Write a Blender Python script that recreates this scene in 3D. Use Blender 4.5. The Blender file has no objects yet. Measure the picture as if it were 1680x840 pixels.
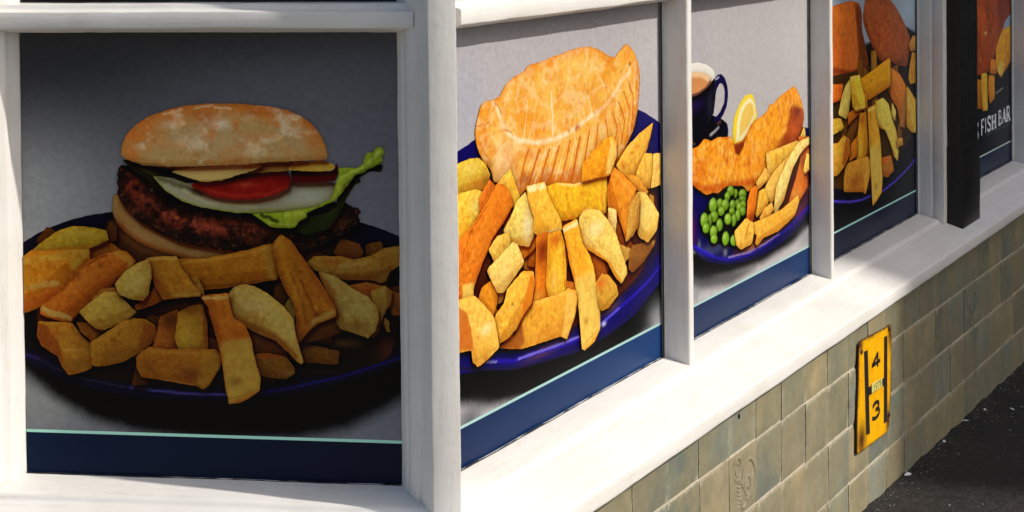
import bpy, bmesh, math, random
import numpy as np
from mathutils import Vector, noise
from mathutils.geometry import delaunay_2d_cdt

random.seed(7)
scene = bpy.context.scene
COL = scene.collection
R_ = math.radians
TH = R_(68.444)            # turn between the two shop fronts of the corner

# ------------------------------------------------------------------ camera
cam_d = bpy.data.cameras.new('camera')
cam = bpy.data.objects.new('camera', cam_d)
COL.objects.link(cam)
cam.location = (0.51953, -2.79522, 1.57595)
cam_d.sensor_width = 36.0
cam_d.lens = 36.0 * 2852.04 / 1680.0
cam_d.shift_y = -(420.0 + 93.462) / 1680.0
cam_d.clip_end = 500.0
cam_d.clip_start = 0.05
_y, _p, _r = R_(7.67142), R_(-1.28644), R_(-0.59525)
_f = Vector((-math.sin(_y) * math.cos(_p), math.cos(_y) * math.cos(_p), math.sin(_p)))
_rt = Vector((math.cos(_y), math.sin(_y), 0))
_up = _rt.cross(_f)
_R = _rt * math.cos(_r) + _up * math.sin(_r)
_U = _up * math.cos(_r) - _rt * math.sin(_r)
from mathutils import Matrix
cam.rotation_euler = Matrix((( _R.x, _U.x, -_f.x), (_R.y, _U.y, -_f.y), (_R.z, _U.z, -_f.z))).to_euler()
scene.camera = cam

# ------------------------------------------------------------------ daylight
SUN_AZ = TH - R_(90) + R_(14.3)      # azimuth the light comes from, measured from +X
SUN_EL = R_(41.0)
world = bpy.data.worlds.new('World')
scene.world = world
world.use_nodes = True
wn = world.node_tree.nodes
sky = wn.new('ShaderNodeTexSky')
sky.sky_type = 'NISHITA'
sky.sun_disc = False
sky.sun_elevation = SUN_EL
sky.sun_rotation = R_(90) - SUN_AZ
sky.air_density = 1.0
sky.dust_density = 3.5
sky.ozone_density = 0.5
world.node_tree.links.new(sky.outputs[0], wn['Background'].inputs[0])
wn['Background'].inputs[1].default_value = 0.10
sun_d = bpy.data.lights.new('sun', 'SUN')
sun_d.energy = 3.0
sun_d.angle = R_(0.6)
sun_d.color = (1.0, 0.94, 0.85)
sun = bpy.data.objects.new('sun', sun_d)
COL.objects.link(sun)
_s = Vector((math.cos(SUN_AZ) * math.cos(SUN_EL), math.sin(SUN_AZ) * math.cos(SUN_EL), math.sin(SUN_EL)))
sun.rotation_euler = _s.to_track_quat('Z', 'Y').to_euler()
sun.location = (6, -4, 9)
scene.view_settings.view_transform = 'Standard'
scene.view_settings.look = 'None'
scene.view_settings.exposure = 0.48
scene.view_settings.gamma = 1.0
scene.view_settings.use_curve_mapping = False
scene.cycles.use_denoising = True
scene.cycles.max_bounces = 8

# ------------------------------------------------------------------ materials
def mat(name, color, rough=0.5, spec=0.5, build=None):
    m = bpy.data.materials.new(name)
    m.use_nodes = True
    nt = m.node_tree
    b = nt.nodes['Principled BSDF']
    b.inputs['Base Color'].default_value = (*color, 1)
    b.inputs['Roughness'].default_value = rough
    b.inputs['Specular IOR Level'].default_value = spec
    if build: build(nt, b)
    return m
def N(nt, t, **kw):
    n = nt.nodes.new(t)
    for k, v in kw.items():
        if k in n.inputs.keys(): n.inputs[k].default_value = v
        else: setattr(n, k, v)
    return n
def coords(nt, scale=(1, 1, 1)):
    tc = N(nt, 'ShaderNodeTexCoord'); mp = N(nt, 'ShaderNodeMapping')
    mp.inputs['Scale'].default_value = scale
    nt.links.new(tc.outputs['Object'], mp.inputs['Vector'])
    return mp.outputs[0]
def noise_tex(nt, vec, scale, detail=4, rough=0.6):
    n = N(nt, 'ShaderNodeTexNoise'); n.inputs['Scale'].default_value = scale
    n.inputs['Detail'].default_value = detail; n.inputs['Roughness'].default_value = rough
    nt.links.new(vec, n.inputs['Vector']); return n.outputs['Fac']
def ramp(nt, fac, stops):
    r = N(nt, 'ShaderNodeValToRGB')
    el = r.color_ramp.elements
    while len(el) < len(stops): el.new(0.5)
    for e, (p, c) in zip(el, stops):
        e.position = p; e.color = (*c, 1)
    nt.links.new(fac, r.inputs[0]); return r.outputs[0]
def mixc(nt, a, b, fac, mode='MIX'):
    m = N(nt, 'ShaderNodeMix', data_type='RGBA', blend_type=mode)
    for sock, v in ((m.inputs[0], fac), (m.inputs[6], a), (m.inputs[7], b)):
        if hasattr(v, 'links'): nt.links.new(v, sock)
        else: sock.default_value = v if isinstance(v, (int, float)) else (*v, 1)
    return m.outputs[2]
def bump(nt, b, h, strength, dist, prev=None):
    n = N(nt, 'ShaderNodeBump'); n.inputs['Strength'].default_value = strength; n.inputs['Distance'].default_value = dist
    nt.links.new(h, n.inputs['Height'])
    if prev is not None: nt.links.new(prev, n.inputs['Normal'])
    nt.links.new(n.outputs[0], b.inputs['Normal']); return n.outputs[0]

def _white(nt, b, streak):
    v = coords(nt); vs = coords(nt, streak)
    lump = noise_tex(nt, v, 38, 4, 0.6); brush = noise_tex(nt, vs, 30, 5, 0.65); big = noise_tex(nt, v, 6, 3)
    fine = noise_tex(nt, v, 420, 2, 0.5)
    c = ramp(nt, big, [(0.3, (0.63, 0.615, 0.58)), (0.62, (0.685, 0.675, 0.65))])
    dirt = ramp(nt, brush, [(0.30, (0.80, 0.775, 0.72)), (0.45, (1, 1, 1))])
    c = mixc(nt, c, dirt, 0.32, 'MULTIPLY')
    spk = ramp(nt, noise_tex(nt, v, 95, 3, 0.7), [(0.22, (0.42, 0.36, 0.30)), (0.30, (1, 1, 1))])
    c = mixc(nt, c, spk, 0.7, 'MULTIPLY')
    crack = noise_tex(nt, vs, 11, 6, 0.75)
    c = mixc(nt, c, ramp(nt, crack, [(0.485, (1, 1, 1)), (0.5, (0.74, 0.70, 0.63)), (0.515, (1, 1, 1))]), 0.35, 'MULTIPLY')
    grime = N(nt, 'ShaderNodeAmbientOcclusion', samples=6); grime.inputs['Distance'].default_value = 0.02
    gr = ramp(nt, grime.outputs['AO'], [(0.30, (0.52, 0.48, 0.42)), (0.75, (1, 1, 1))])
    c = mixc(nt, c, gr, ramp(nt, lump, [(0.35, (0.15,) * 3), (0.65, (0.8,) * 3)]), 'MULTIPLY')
    nt.links.new(c, b.inputs['Base Color'])
    rr = ramp(nt, brush, [(0.3, (0.55,) * 3), (0.7, (0.36,) * 3)])
    nt.links.new(rr, b.inputs['Roughness'])
    p = bump(nt, b, lump, 0.35, 0.0018)
    p = bump(nt, b, brush, 0.5, 0.0012, p)
    bump(nt, b, fine, 0.25, 0.0005, p)
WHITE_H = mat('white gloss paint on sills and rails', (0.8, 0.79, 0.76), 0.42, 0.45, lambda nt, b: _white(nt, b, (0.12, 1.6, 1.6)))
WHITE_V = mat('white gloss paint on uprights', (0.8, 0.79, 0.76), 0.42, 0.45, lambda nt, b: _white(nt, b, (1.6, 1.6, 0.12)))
def _black(nt, b):
    v = coords(nt)
    c = ramp(nt, noise_tex(nt, v, 60, 4), [(0.35, (0.010, 0.009, 0.009)), (0.7, (0.02, 0.018, 0.018))])
    nt.links.new(c, b.inputs['Base Color'])
    bump(nt, b, noise_tex(nt, v, 55, 4), 0.4, 0.0016)
BLACK = mat('black gloss paint', (0.012, 0.011, 0.012), 0.40, 0.28, _black)
PANE = mat('dark window glass', (0.006, 0.007, 0.008), 0.08, 0.5)
DARK = mat('dark light-blocking board', (0.01, 0.01, 0.01), 0.8, 0.2)
SEAL = mat('dark glazing gap', (0.012, 0.012, 0.016), 0.6, 0.3)
def _print(nt, b):
    a = N(nt, 'ShaderNodeAttribute', attribute_name='ink')
    v = coords(nt)
    g = ramp(nt, noise_tex(nt, v, 330, 3, 0.7), [(0.3, (0.86, 0.86, 0.86)), (0.7, (1.10, 1.10, 1.10))])
    c = mixc(nt, a.outputs['Color'], g, 0.45, 'MULTIPLY')
    nt.links.new(c, b.inputs['Base Color'])
PRINT = mat('printed vinyl', (0.5, 0.5, 0.5), 0.30, 0.10, _print)
def _enamel(nt, b):
    a = N(nt, 'ShaderNodeAttribute', attribute_name='ink')
    v = coords(nt)
    g = ramp(nt, noise_tex(nt, v, 120, 4, 0.7), [(0.28, (0.72, 0.68, 0.6)), (0.5, (1, 1, 1))])
    c = mixc(nt, a.outputs['Color'], g, 0.6, 'MULTIPLY')
    nt.links.new(c, b.inputs['Base Color'])
    bump(nt, b, noise_tex(nt, v, 90, 3), 0.3, 0.001)
ENAMEL = mat('weathered enamel', (0.7, 0.4, 0.02), 0.35, 0.4, _enamel)
INKBLACK = mat('black sign paint', (0.02, 0.016, 0.014), 0.4, 0.4)
RUST = mat('rusty steel', (0.06, 0.025, 0.015), 0.7, 0.3)
def _tile(nt, b):
    a = N(nt, 'ShaderNodeAttribute', attribute_name='ink')
    v = coords(nt)
    big = noise_tex(nt, v, 11, 5, 0.62); fine = noise_tex(nt, v, 150, 4, 0.65); mid = noise_tex(nt, v, 40, 4, 0.6)
    c = mixc(nt, a.outputs['Color'], (0.225, 0.20, 0.125), ramp(nt, big, [(0.42, (0, 0, 0)), (0.60, (0.85,) * 3)]))
    g = ramp(nt, mid, [(0.3, (0.78, 0.80, 0.80)), (0.65, (1.1, 1.08, 1.04))])
    c = mixc(nt, c, g, 0.7, 'MULTIPLY')
    pale = ramp(nt, fine, [(0.62, (0, 0, 0)), (0.78, (0.35,) * 3)])
    c = mixc(nt, c, (0.40, 0.37, 0.29), pale)
    worn = N(nt, 'ShaderNodeMath', operation='MULTIPLY'); rag = noise_tex(nt, v, 75, 6, 0.8)
    nt.links.new(a.outputs['Alpha'], worn.inputs[0]); nt.links.new(rag, worn.inputs[1])
    c = mixc(nt, c, (0.40, 0.36, 0.27), ramp(nt, worn.outputs[0], [(0.36, (0, 0, 0)), (0.46, (0.75,) * 3)]))
    nt.links.new(c, b.inputs['Base Color'])
    p = bump(nt, b, mid, 0.35, 0.003)
    bump(nt, b, fine, 0.25, 0.001, p)
TILE = mat('matt stone glazed tile', (0.3, 0.28, 0.2), 0.6, 0.3, _tile)
def _grout(nt, b):
    v = coords(nt)
    c = ramp(nt, noise_tex(nt, v, 34, 5, 0.7), [(0.30, (0.26, 0.22, 0.15)), (0.5, (0.52, 0.47, 0.37))])
    nt.links.new(c, b.inputs['Base Color'])
    bump(nt, b, noise_tex(nt, v, 200, 3), 0.5, 0.002)
GROUT = mat('old pale grout', (0.4, 0.36, 0.28), 0.9, 0.2, _grout)
def _asphalt(nt, b):
    v = coords(nt)
    n1 = noise_tex(nt, v, 70, 6, 0.75); n2 = noise_tex(nt, v, 3.5, 5, 0.65)
    vo = N(nt, 'ShaderNodeTexVoronoi'); vo.inputs['Scale'].default_value = 120; nt.links.new(v, vo.inputs['Vector'])
    c = ramp(nt, n1, [(0.3, (0.010, 0.0095, 0.009)), (0.55, (0.028, 0.026, 0.024)), (0.78, (0.085, 0.077, 0.068))])
    d = ramp(nt, n2, [(0.35, (0.7, 0.7, 0.7)), (0.65, (1.15, 1.08, 0.98))])
    c = mixc(nt, c, d, 0.8, 'MULTIPLY')
    nt.links.new(c, b.inputs['Base Color'])
    p = bump(nt, b, n1, 0.9, 0.006)
    bump(nt, b, vo.outputs['Distance'], 0.5, 0.003, p)
ASPHALT = mat('worn asphalt', (0.05, 0.048, 0.045), 0.9, 0.25, _asphalt)
def _slab(nt, b):
    v = coords(nt)
    br = N(nt, 'ShaderNodeTexBrick', offset=0.5); br.inputs['Scale'].default_value = 1.1; br.inputs['Mortar Size'].default_value = 0.008
    br.inputs['Color1'].default_value = (0.33, 0.31, 0.27, 1); br.inputs['Color2'].default_value = (0.38, 0.355, 0.31, 1); br.inputs['Mortar'].default_value = (0.12, 0.11, 0.1, 1)
    nt.links.new(v, br.inputs['Vector'])
    c = mixc(nt, br.outputs[0], ramp(nt, noise_tex(nt, v, 9, 5), [(0.35, (0.8, 0.8, 0.78)), (0.65, (1.05, 1.03, 1.0))]), 0.8, 'MULTIPLY')
    nt.links.new(c, b.inputs['Base Color'])
SLAB = mat('pale bounce paving', (0.35, 0.33, 0.29), 0.85, 0.2, _slab)
def _brick(nt, b):
    v = coords(nt)
    br = N(nt, 'ShaderNodeTexBrick'); br.inputs['Scale'].default_value = 4.0
    br.inputs['Color1'].default_value = (0.13, 0.065, 0.045, 1); br.inputs['Color2'].default_value = (0.16, 0.085, 0.06, 1); br.inputs['Mortar'].default_value = (0.18, 0.165, 0.15, 1)
    nt.links.new(v, br.inputs['Vector']); nt.links.new(br.outputs[0], b.inputs['Base Color'])
BRICK = mat('red brick', (0.25, 0.13, 0.09), 0.85, 0.2, _brick)
SLATE = mat('roof slate', (0.07, 0.07, 0.08), 0.7, 0.3)
def _grit(nt, b):
    a = N(nt, 'ShaderNodeAttribute', attribute_name='ink'); nt.links.new(a.outputs['Color'], b.inputs['Base Color'])
GRIT = mat('loose grit', (0.1, 0.09, 0.08), 0.9, 0.2, _grit)
PAPER = mat('dirty white paper', (0.62, 0.62, 0.66), 0.8, 0.2, lambda nt, b: bump(nt, b, noise_tex(nt, coords(nt), 200, 3), 0.5, 0.002))

# ------------------------------------------------------------------ helpers
def empty(name, loc=(0, 0, 0), rz=0, label=None, cat=None, group=None):
    o = bpy.data.objects.new(name, None)
    COL.objects.link(o)
    o.empty_display_size = 0.05
    o.location = loc
    o.rotation_euler = (0, 0, rz)
    if label: o['label'] = label
    if cat: o['category'] = cat
    if group: o['group'] = group
    return o
def link(name, me, m, parent=None, loc=None):
    if m: me.materials.append(m)
    o = bpy.data.objects.new(name, me)
    COL.objects.link(o)
    if parent: o.parent = parent
    if loc: o.location = loc
    return o
def mesh(name, verts, faces, m, parent=None, smooth=None, ink=None, loc=None):
    me = bpy.data.meshes.new(name)
    me.from_pydata([tuple(map(float, v)) for v in verts], [], faces)
    bm = bmesh.new(); bm.from_mesh(me)
    bmesh.ops.recalc_face_normals(bm, faces=bm.faces); bm.to_mesh(me); bm.free()
    if ink is not None:
        a = me.color_attributes.new('ink', 'FLOAT_COLOR', 'POINT')
        c = np.ones((len(me.vertices), 4), np.float32); c[:, :np.shape(ink)[1]] = ink
        a.data.foreach_set('color', c.ravel())
    if smooth is not None:
        me.polygons.foreach_set('use_smooth', [True] * len(me.polygons))
        me.set_sharp_from_angle(angle=R_(smooth))
    return link(name, me, m, parent, loc)
def fillet(pts, r, n=3):
    out = []; k = len(pts)
    for i in range(k):
        p0, p1, p2 = (np.array(pts[(i + d) % k], float) for d in (-1, 0, 1))
        a, b = p0 - p1, p2 - p1
        la, lb = np.linalg.norm(a), np.linalg.norm(b)
        rr = min(r, la * 0.45, lb * 0.45)
        q0, q2 = p1 + a / la * rr, p1 + b / lb * rr
        for j in range(n + 1):
            t = j / n
            out.append(tuple((1 - t) ** 2 * q0 + 2 * t * (1 - t) * p1 + t * t * q2))
    return out
def sweep(pts, place, n, wob=0.0, freq=9.0, seed=0.0):
    """closed section swept along s in 0..1: place(u, v, s) -> (x, y, z); wob = hand-painted unevenness in metres"""
    k = len(pts); V = []; F = []
    for j in range(n + 1):
        s = j / n
        for (u, v) in pts:
            P = Vector(place(u, v, s))
            if wob:
                d = noise.noise_vector(P * freq + Vector((seed, seed * 1.7, 3.1)))
                d2 = noise.noise_vector(P * freq * 5 + Vector((seed, 7.7, 1.3)))
                P = P + (d + d2 * 0.45) * wob
            V.append(P)
    for j in range(n):
        for i in range(k):
            a = j * k + i; b = j * k + (i + 1) % k
            F.append((a, b, b + k, a + k))
    F.append(tuple(range(k - 1, -1, -1))); F.append(tuple(range(n * k, n * k + k)))
    return V, F
def along(t0, t1):                     # section (o, z) swept along the front; local frame: x = along, -y = outwards
    f0 = t0 if callable(t0) else (lambda o: t0)
    f1 = t1 if callable(t1) else (lambda o: t1)
    return lambda o, z, s: (f0(o) + (f1(o) - f0(o)) * s, -o, z)
def upright(z0, z1):                   # section (t, o) swept upwards
    return lambda t, o, s: (t, -o, z0 + (z1 - z0) * s)
def box(t0, t1, o0, o1, z0, z1):
    V = [(t, -o, z) for t in (t0, t1) for o in (o0, o1) for z in (z0, z1)]
    return V, [(0, 1, 3, 2), (4, 6, 7, 5), (0, 4, 5, 1), (2, 3, 7, 6), (0, 2, 6, 4), (1, 5, 7, 3)]
def join(*vf):
    V = []; F = []
    for v, f in vf:
        n = len(V); V += list(v); F += [tuple(i + n for i in q) for q in f]
    return V, F

# ------------------------------------------------------------------ printed sheets
def lin(h):
    c = np.array(h) / 255.0            # h = red, green, blue of the ink, 0 to 255
    return np.where(c <= 0.04045, c / 12.92, ((c + 0.055) / 1.055) ** 2.4)
def sst(x): x = np.clip(x, 0, 1); return x * x * (3 - 2 * x)
def vnoise(X, s, seed=0):
    Q = X / s + seed * 17.31
    i = np.floor(Q).astype(np.int64); f = sst(Q - i)
    def h(a, b):
        n = (a * 374761393 + b * 668265263 + seed * 1442695) & 0x7fffffff
        n = ((n ^ (n >> 13)) * 1274126177) & 0x7fffffff
        return ((n ^ (n >> 16)) & 0xffff) / 65535.0
    a, b = i[:, 0], i[:, 1]
    return (h(a, b) * (1 - f[:, 0]) + h(a + 1, b) * f[:, 0]) * (1 - f[:, 1]) + (h(a, b + 1) * (1 - f[:, 0]) + h(a + 1, b + 1) * f[:, 0]) * f[:, 1]
def fbm(X, s, seed=0):
    return (vnoise(X, s, seed) + 0.5 * vnoise(X, s / 2.1, seed + 1) + 0.28 * vnoise(X, s / 4.3, seed + 2)) / 1.78
def segdist(X, P, closed):
    P = np.asarray(P, float); Q = np.roll(P, -1, 0)
    if not closed: P, Q = P[:-1], Q[:-1]
    best = np.full(len(X), 1e9); near = np.zeros_like(X)
    for a, b in zip(P, Q):
        d = b - a; L = max(d @ d, 1e-9)
        t = np.clip(((X - a) @ d) / L, 0, 1)
        c = a + t[:, None] * d
        e = np.hypot(*(X - c).T)
        m = e < best
        best[m] = e[m]; near[m] = c[m]
    return best, near
def inside(X, P):
    P = np.asarray(P, float); r = np.zeros(len(X), bool)
    j = len(P) - 1
    for i in range(len(P)):
        yi, yj = P[i, 1], P[j, 1]
        if yi != yj:
            c = ((yi > X[:, 1]) != (yj > X[:, 1])) & (X[:, 0] < (P[j, 0] - P[i, 0]) * (X[:, 1] - yi) / (yj - yi) + P[i, 0])
            r ^= c
        j = i
    return r
def soften(P, n, k=0.14):
    P = np.asarray(P, float)
    for _ in range(n):
        Q = np.roll(P, -1, 0)
        P = np.stack([P * (1 - k) + Q * k, P * k + Q * (1 - k)], 1).reshape(-1, 2)
    return P
def densify(P, step):
    out = []
    for a, b in zip(P, np.roll(P, -1, 0)):
        k = max(1, int(np.hypot(*(b - a)) / step))
        for j in range(k): out.append(a + (b - a) * j / k)
    return np.array(out)
def paint(X, P, base, ops, edge, nz, li, seed, cut=False, above=()):
    """ink colours of one printed shape at points X (mm)"""
    c = np.tile(lin(base), (len(X), 1))
    W = X + (np.stack([vnoise(X, 7, seed), vnoise(X, 7, seed + 5)], 1) - 0.5) * (3.0 if (li or nz) else 0.6)
    if cut:                                  # a cut potato stick: two long faces, a paler cut end, fry marks along its length
        m = P.mean(0); ev, ax = np.linalg.eigh(np.cov((P - m).T))
        a = ax[:, 1]; b = np.array((-a[1], a[0])); b = b if b[1] > 0 else -b
        u, v = (W - m) @ a, (W - m) @ b
        pu, pv = (P - m) @ a, (P - m) @ b
        lu, lv = max(np.ptp(pu), 1), max(np.ptp(pv), 1)
        rs = np.random.RandomState(seed)
        fold = pv.min() + lv * rs.uniform(0.22, 0.42) + 0.12 * lv * u / lu * rs.uniform(-1, 1)
        low = sst((fold - v) / (0.07 * lv + 1.2) + 0.5)
        c = c * (1 - np.outer(low, np.array((0.13, 0.25, 0.36)) * rs.uniform(0.6, 1.2)))
        ridge = np.exp(-((v - fold) / (0.045 * lv + 0.8)) ** 2) * 0.35
        c = c * (1 + np.outer(ridge, (0.30, 0.36, 0.42)))
        end = pu.max() if rs.rand() < 0.5 else pu.min()
        c = c * (1 + np.outer(np.clip(v / lv, -.5, .5), (0.30, 0.34, 0.36)))
        e = np.exp(-(np.abs(u - end) / (0.07 * lu + 2.0)) ** 2) * rs.uniform(0.1, 0.5)
        c = c * (1 + np.outer(e, (0.15, 0.28, 0.5)))
        fry = fbm(X, 9.5, seed + 50); pit = fbm(X, 4.2, seed + 60)
        c = c * (1 - np.outer(sst((fry - 0.60) * 7), np.array((0.16, 0.32, 0.5)) * 0.7))
        c = c * (1 + (pit - 0.5)[:, None] * 0.42)
        c = c * (1 + np.outer(sst((pit - 0.66) * 9), (0.20, 0.26, 0.34)))
        st = fbm(np.stack([u / 4.5, v], 1), 4.2, seed + 40)
        c = c * (1 - np.outer(sst((st - 0.56) * 5.0), np.array((0.16, 0.30, 0.42)) * 0.55))
    for op in ops:
        k = op[0]
        if k == 'g':
            a, b = np.array(op[1], float), np.array(op[2], float); d = b - a
            w = np.clip(((X - a) @ d) / (d @ d), 0, 1)
        elif k == 's':
            e, _ = segdist(W, np.array(op[1], float).reshape(-1, 2), False)
            w = sst((op[2] / 2 - e) / op[5] + 0.5) * op[4]
        elif k == 'p':
            Q = np.array(op[1], float).reshape(-1, 2)
            e, _ = segdist(W, Q, True); e = np.where(inside(W, Q), e, -e)
            w = sst(e / op[4] + 0.5) * op[3]
        elif k in 'nv':                          # blotches / veins of another colour over the whole shape
            f = fbm(X if k == 'v' else W, op[2], op[5])
            if k == 'v': f = 1 - np.abs(2 * f - 1) * 2.2
            w = sst((f - op[3]) * 4.0) * op[4]
        else:
            q = ((W[:, 0] - op[1]) / op[3]) ** 2 + ((W[:, 1] - op[2]) / op[4]) ** 2
            w = np.exp(-q * 1.1) * op[6]
        col = lin(op[{'g': 3, 's': 3, 'p': 2, 'b': 5, 'n': 1, 'v': 1}[k]])
        c = c + (col - c) * w[:, None]
    if nz:
        w = sst((fbm(X, nz[1], seed) - 0.42) * 3.2) * nz[2]
        tint = lin(nz[0]) / np.maximum(lin(base), 1e-3)
        c = c * (1 + (np.clip(tint, 0.2, 1.6) - 1) * w[:, None])
        c = c * (1 + (vnoise(X, 2.6, seed + 9) - 0.5)[:, None] * 0.22)
    if edge or li:
        d, nr = segdist(X, P, True)
        if edge:
            w = np.exp(-(d / edge[1]) ** 1.3) * edge[2] * (0.45 + 0.9 * fbm(X, 14, seed + 3))
            c = c + (lin(edge[0]) - c) * np.clip(w, 0, 1)[:, None]
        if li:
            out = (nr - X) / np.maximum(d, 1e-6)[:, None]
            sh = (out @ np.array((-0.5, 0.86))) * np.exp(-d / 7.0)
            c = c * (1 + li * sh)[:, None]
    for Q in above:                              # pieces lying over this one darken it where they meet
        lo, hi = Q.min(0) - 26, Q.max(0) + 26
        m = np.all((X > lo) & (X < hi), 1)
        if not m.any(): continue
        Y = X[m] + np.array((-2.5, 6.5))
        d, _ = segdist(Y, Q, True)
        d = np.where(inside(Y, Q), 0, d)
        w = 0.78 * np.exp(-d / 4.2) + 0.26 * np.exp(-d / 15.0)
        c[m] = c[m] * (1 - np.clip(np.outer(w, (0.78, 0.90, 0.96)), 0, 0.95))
    return np.clip(c, 0.002, 0.92)
LAYER = 0.00006
def sheet(name, P, base, ops=(), sm=0, edge=None, nz=None, li=0, res=2.2, level=1, parent=None, seed=1, material=None, clip=None, rag=0.35, above=()):
    """one printed shape: outline P in mm in the sheet's plane, meshed finely enough to carry its ink"""
    P = soften(P, sm, 0.075 if name == 'printed_chip' else 0.14)
    P = densify(P, max(res * 1.6, 2.0))
    if rag and sm:
        d = np.stack([vnoise(P, 7, seed + 31) + 0.6 * vnoise(P, 3.1, seed + 33), vnoise(P, 7, seed + 37) + 0.6 * vnoise(P, 3.1, seed + 39)], 1) - 0.8
        P = P + d * rag * 3.6
    if clip: P = np.stack([np.clip(P[:, 0], clip[0], clip[2]), np.clip(P[:, 1], clip[1], clip[3])], 1)
    keep = np.hypot(*(P - np.roll(P, 1, 0)).T) > 0.05
    P = P[keep]
    lo, hi = P.min(0), P.max(0)
    gx, gy = np.arange(lo[0] + res / 2, hi[0], res), np.arange(lo[1] + res / 2, hi[1], res)
    G = np.stack(np.meshgrid(gx, gy), -1).reshape(-1, 2)
    G[::2, 1] += res * 0.17
    if len(G):
        G = G[inside(G, P)]
        if len(G):
            d, _ = segdist(G, P, True); G = G[d > res * 0.4]
    A = np.concatenate([P, G]) if len(G) else P
    v, _, f, *_ = delaunay_2d_cdt([Vector(q) for q in A], [], [list(range(len(P)))], 1, 1e-5)
    X = np.array([(q.x, q.y) for q in v])
    ink = paint(X, P, base, ops, edge, nz, li, seed, name == 'printed_chip', above)
    me = bpy.data.meshes.new(name)
    y = -LAYER * level
    me.from_pydata([(q[0] / 1000, y, q[1] / 1000) for q in X], [], [tuple(q) for q in f])
    a = me.color_attributes.new('ink', 'FLOAT_COLOR', 'POINT')
    c = np.ones((len(X), 4), np.float32); c[:, :3] = ink
    a.data.foreach_set('color', c.ravel())
    if len(me.polygons) and me.polygons[0].normal.y > 0: me.flip_normals()
    return link(name, me, material or PRINT, parent)

# ------------------------------------------------------------------ the ground
def ground_z(t, o): return 0.033 - 0.0215 * (t - 2.1)
def build_ground():
    D = Vector((math.cos(TH), math.sin(TH), 0)); Nn = Vector((math.sin(TH), -math.cos(TH), 0))
    def axis(lo, hi, a, b, st):
        far = [a - 0.1 * 1.7 ** k for k in range(14) if a - 0.1 * 1.7 ** k > lo] + [lo]
        near = list(np.arange(a, b, st))
        far2 = [b + 0.1 * 1.7 ** k for k in range(14) if b + 0.1 * 1.7 ** k < hi] + [hi]
        return sorted(far) + near + far2
    ts, os_ = axis(-60, 60, 0.6, 4.6, 0.03), axis(-60, 60, 0.10, 1.3, 0.02)
    V = []; F = []
    for t in ts:
        for o in os_:
            z = ground_z(max(min(t, 8), -6), o)
            P = D * t + Nn * o
            z += 0.005 * noise.noise(Vector((t * 6, o * 6, 0))) + 0.004 * noise.noise(Vector((t * 23, o * 23, 4)))
            z += 0.016 * math.exp(-max(o - 0.15, 0) / 0.035) * (0.5 + noise.noise(Vector((t * 9, 0, 2))))   # grit banked against the wall
            V.append((P.x, P.y, z))
    k = len(os_)
    for i in range(len(ts) - 1):
        for j in range(k - 1):
            F.append((i * k + j, i * k + j + 1, i * k + k + j + 1, i * k + k + j))
    o = mesh('ground', V, F, ASPHALT, smooth=60)
    o['kind'] = 'structure'
build_ground()
# unseen pale slab added to bounce light up onto the burger window front
zp = ground_z(-1.5, 1) + 0.012
pv = mesh('bounce_pavement', [(x, y, z) for x in (-9, 0.9) for y in (-8, -0.45) for z in (zp - 0.10, zp + 0.035)], [(0, 1, 3, 2), (4, 6, 7, 5), (0, 4, 5, 1), (2, 3, 7, 6), (0, 2, 6, 4), (1, 5, 7, 3)], SLAB)
pv['kind'] = 'structure'

# ------------------------------------------------------------------ the two shop fronts
ZB, ZT, ZR, ZTOP = 0.62, 1.368, 1.4175, 2.06
TAN = math.tan(TH / 2)
SILL = fillet([(-0.03, 0.60), (-0.03, 0.621), (0.004, 0.6205), (0.068, 0.6065), (0.0735, 0.597), (0.178, 0.5640), (0.1805, 0.531), (0.14, 0.531), (0.14, 0.56), (0.0, 0.56)], 0.006, 3)
RAIL = fillet([(-0.02, ZT), (0.010, ZT), (0.034, 1.3735), (0.052, 1.3785), (0.052, 1.4055), (0.040, 1.4075), (0.036, ZR), (-0.02, ZR)], 0.004, 2)
left = empty('shop_window', (0, 0, 0), 0, 'shaded white timber window front holding the burger poster, left of the corner', 'window')
right = empty('shop_window', (0, 0, 0), TH, 'sunlit white timber window front with a row of narrow mullions, right of the corner', 'window')

def densesill(par, t0, t1, n, seed):
    V, F = sweep(SILL, along(t0, t1), n, 0.0016, 5.0, seed)
    mesh('sill', V, F, WHITE_H, par, smooth=40)
densesill(left, -1.05, lambda o: o * TAN, 70, 1.0)
densesill(right, lambda o: -o * TAN, 6.0, 260, 2.0)
V, F = sweep(RAIL, along(-0.92, lambda o: min(o * TAN, 0.0) - 0.012), 60, 0.0012, 9, 3.0)
mesh('top_rail', V, F, WHITE_H, left, smooth=35)

# corner post (world section, both fronts meet in it)
def Rw(o, t): return (t * math.cos(TH) + o * math.sin(TH), t * math.sin(TH) - o * math.cos(TH))
sec = [(-0.049, 0.004), (-0.0485, -0.004), (-0.0385, -0.020), (-0.031, -0.026), (-0.029, -0.034), (-0.0135, -0.050), (-0.0105, -0.049), (-0.0065, -0.053), (0.0125, -0.076), (0.0185, -0.085), (0.0625, -0.0775)]
sec += [Rw(0.084, -0.046), Rw(0.058, -0.006), Rw(0.045, 0.006), Rw(0.022, 0.020), Rw(0.006, 0.032), Rw(-0.004, 0.033)]
sec = [(x, -y) for x, y in sec]
V, F = sweep(fillet(sec, 0.0022, 2), upright(0.575, ZTOP), 90, 0.0009, 12, 5.0)
mesh('corner_post', V, F, WHITE_V, left, smooth=32)
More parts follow.
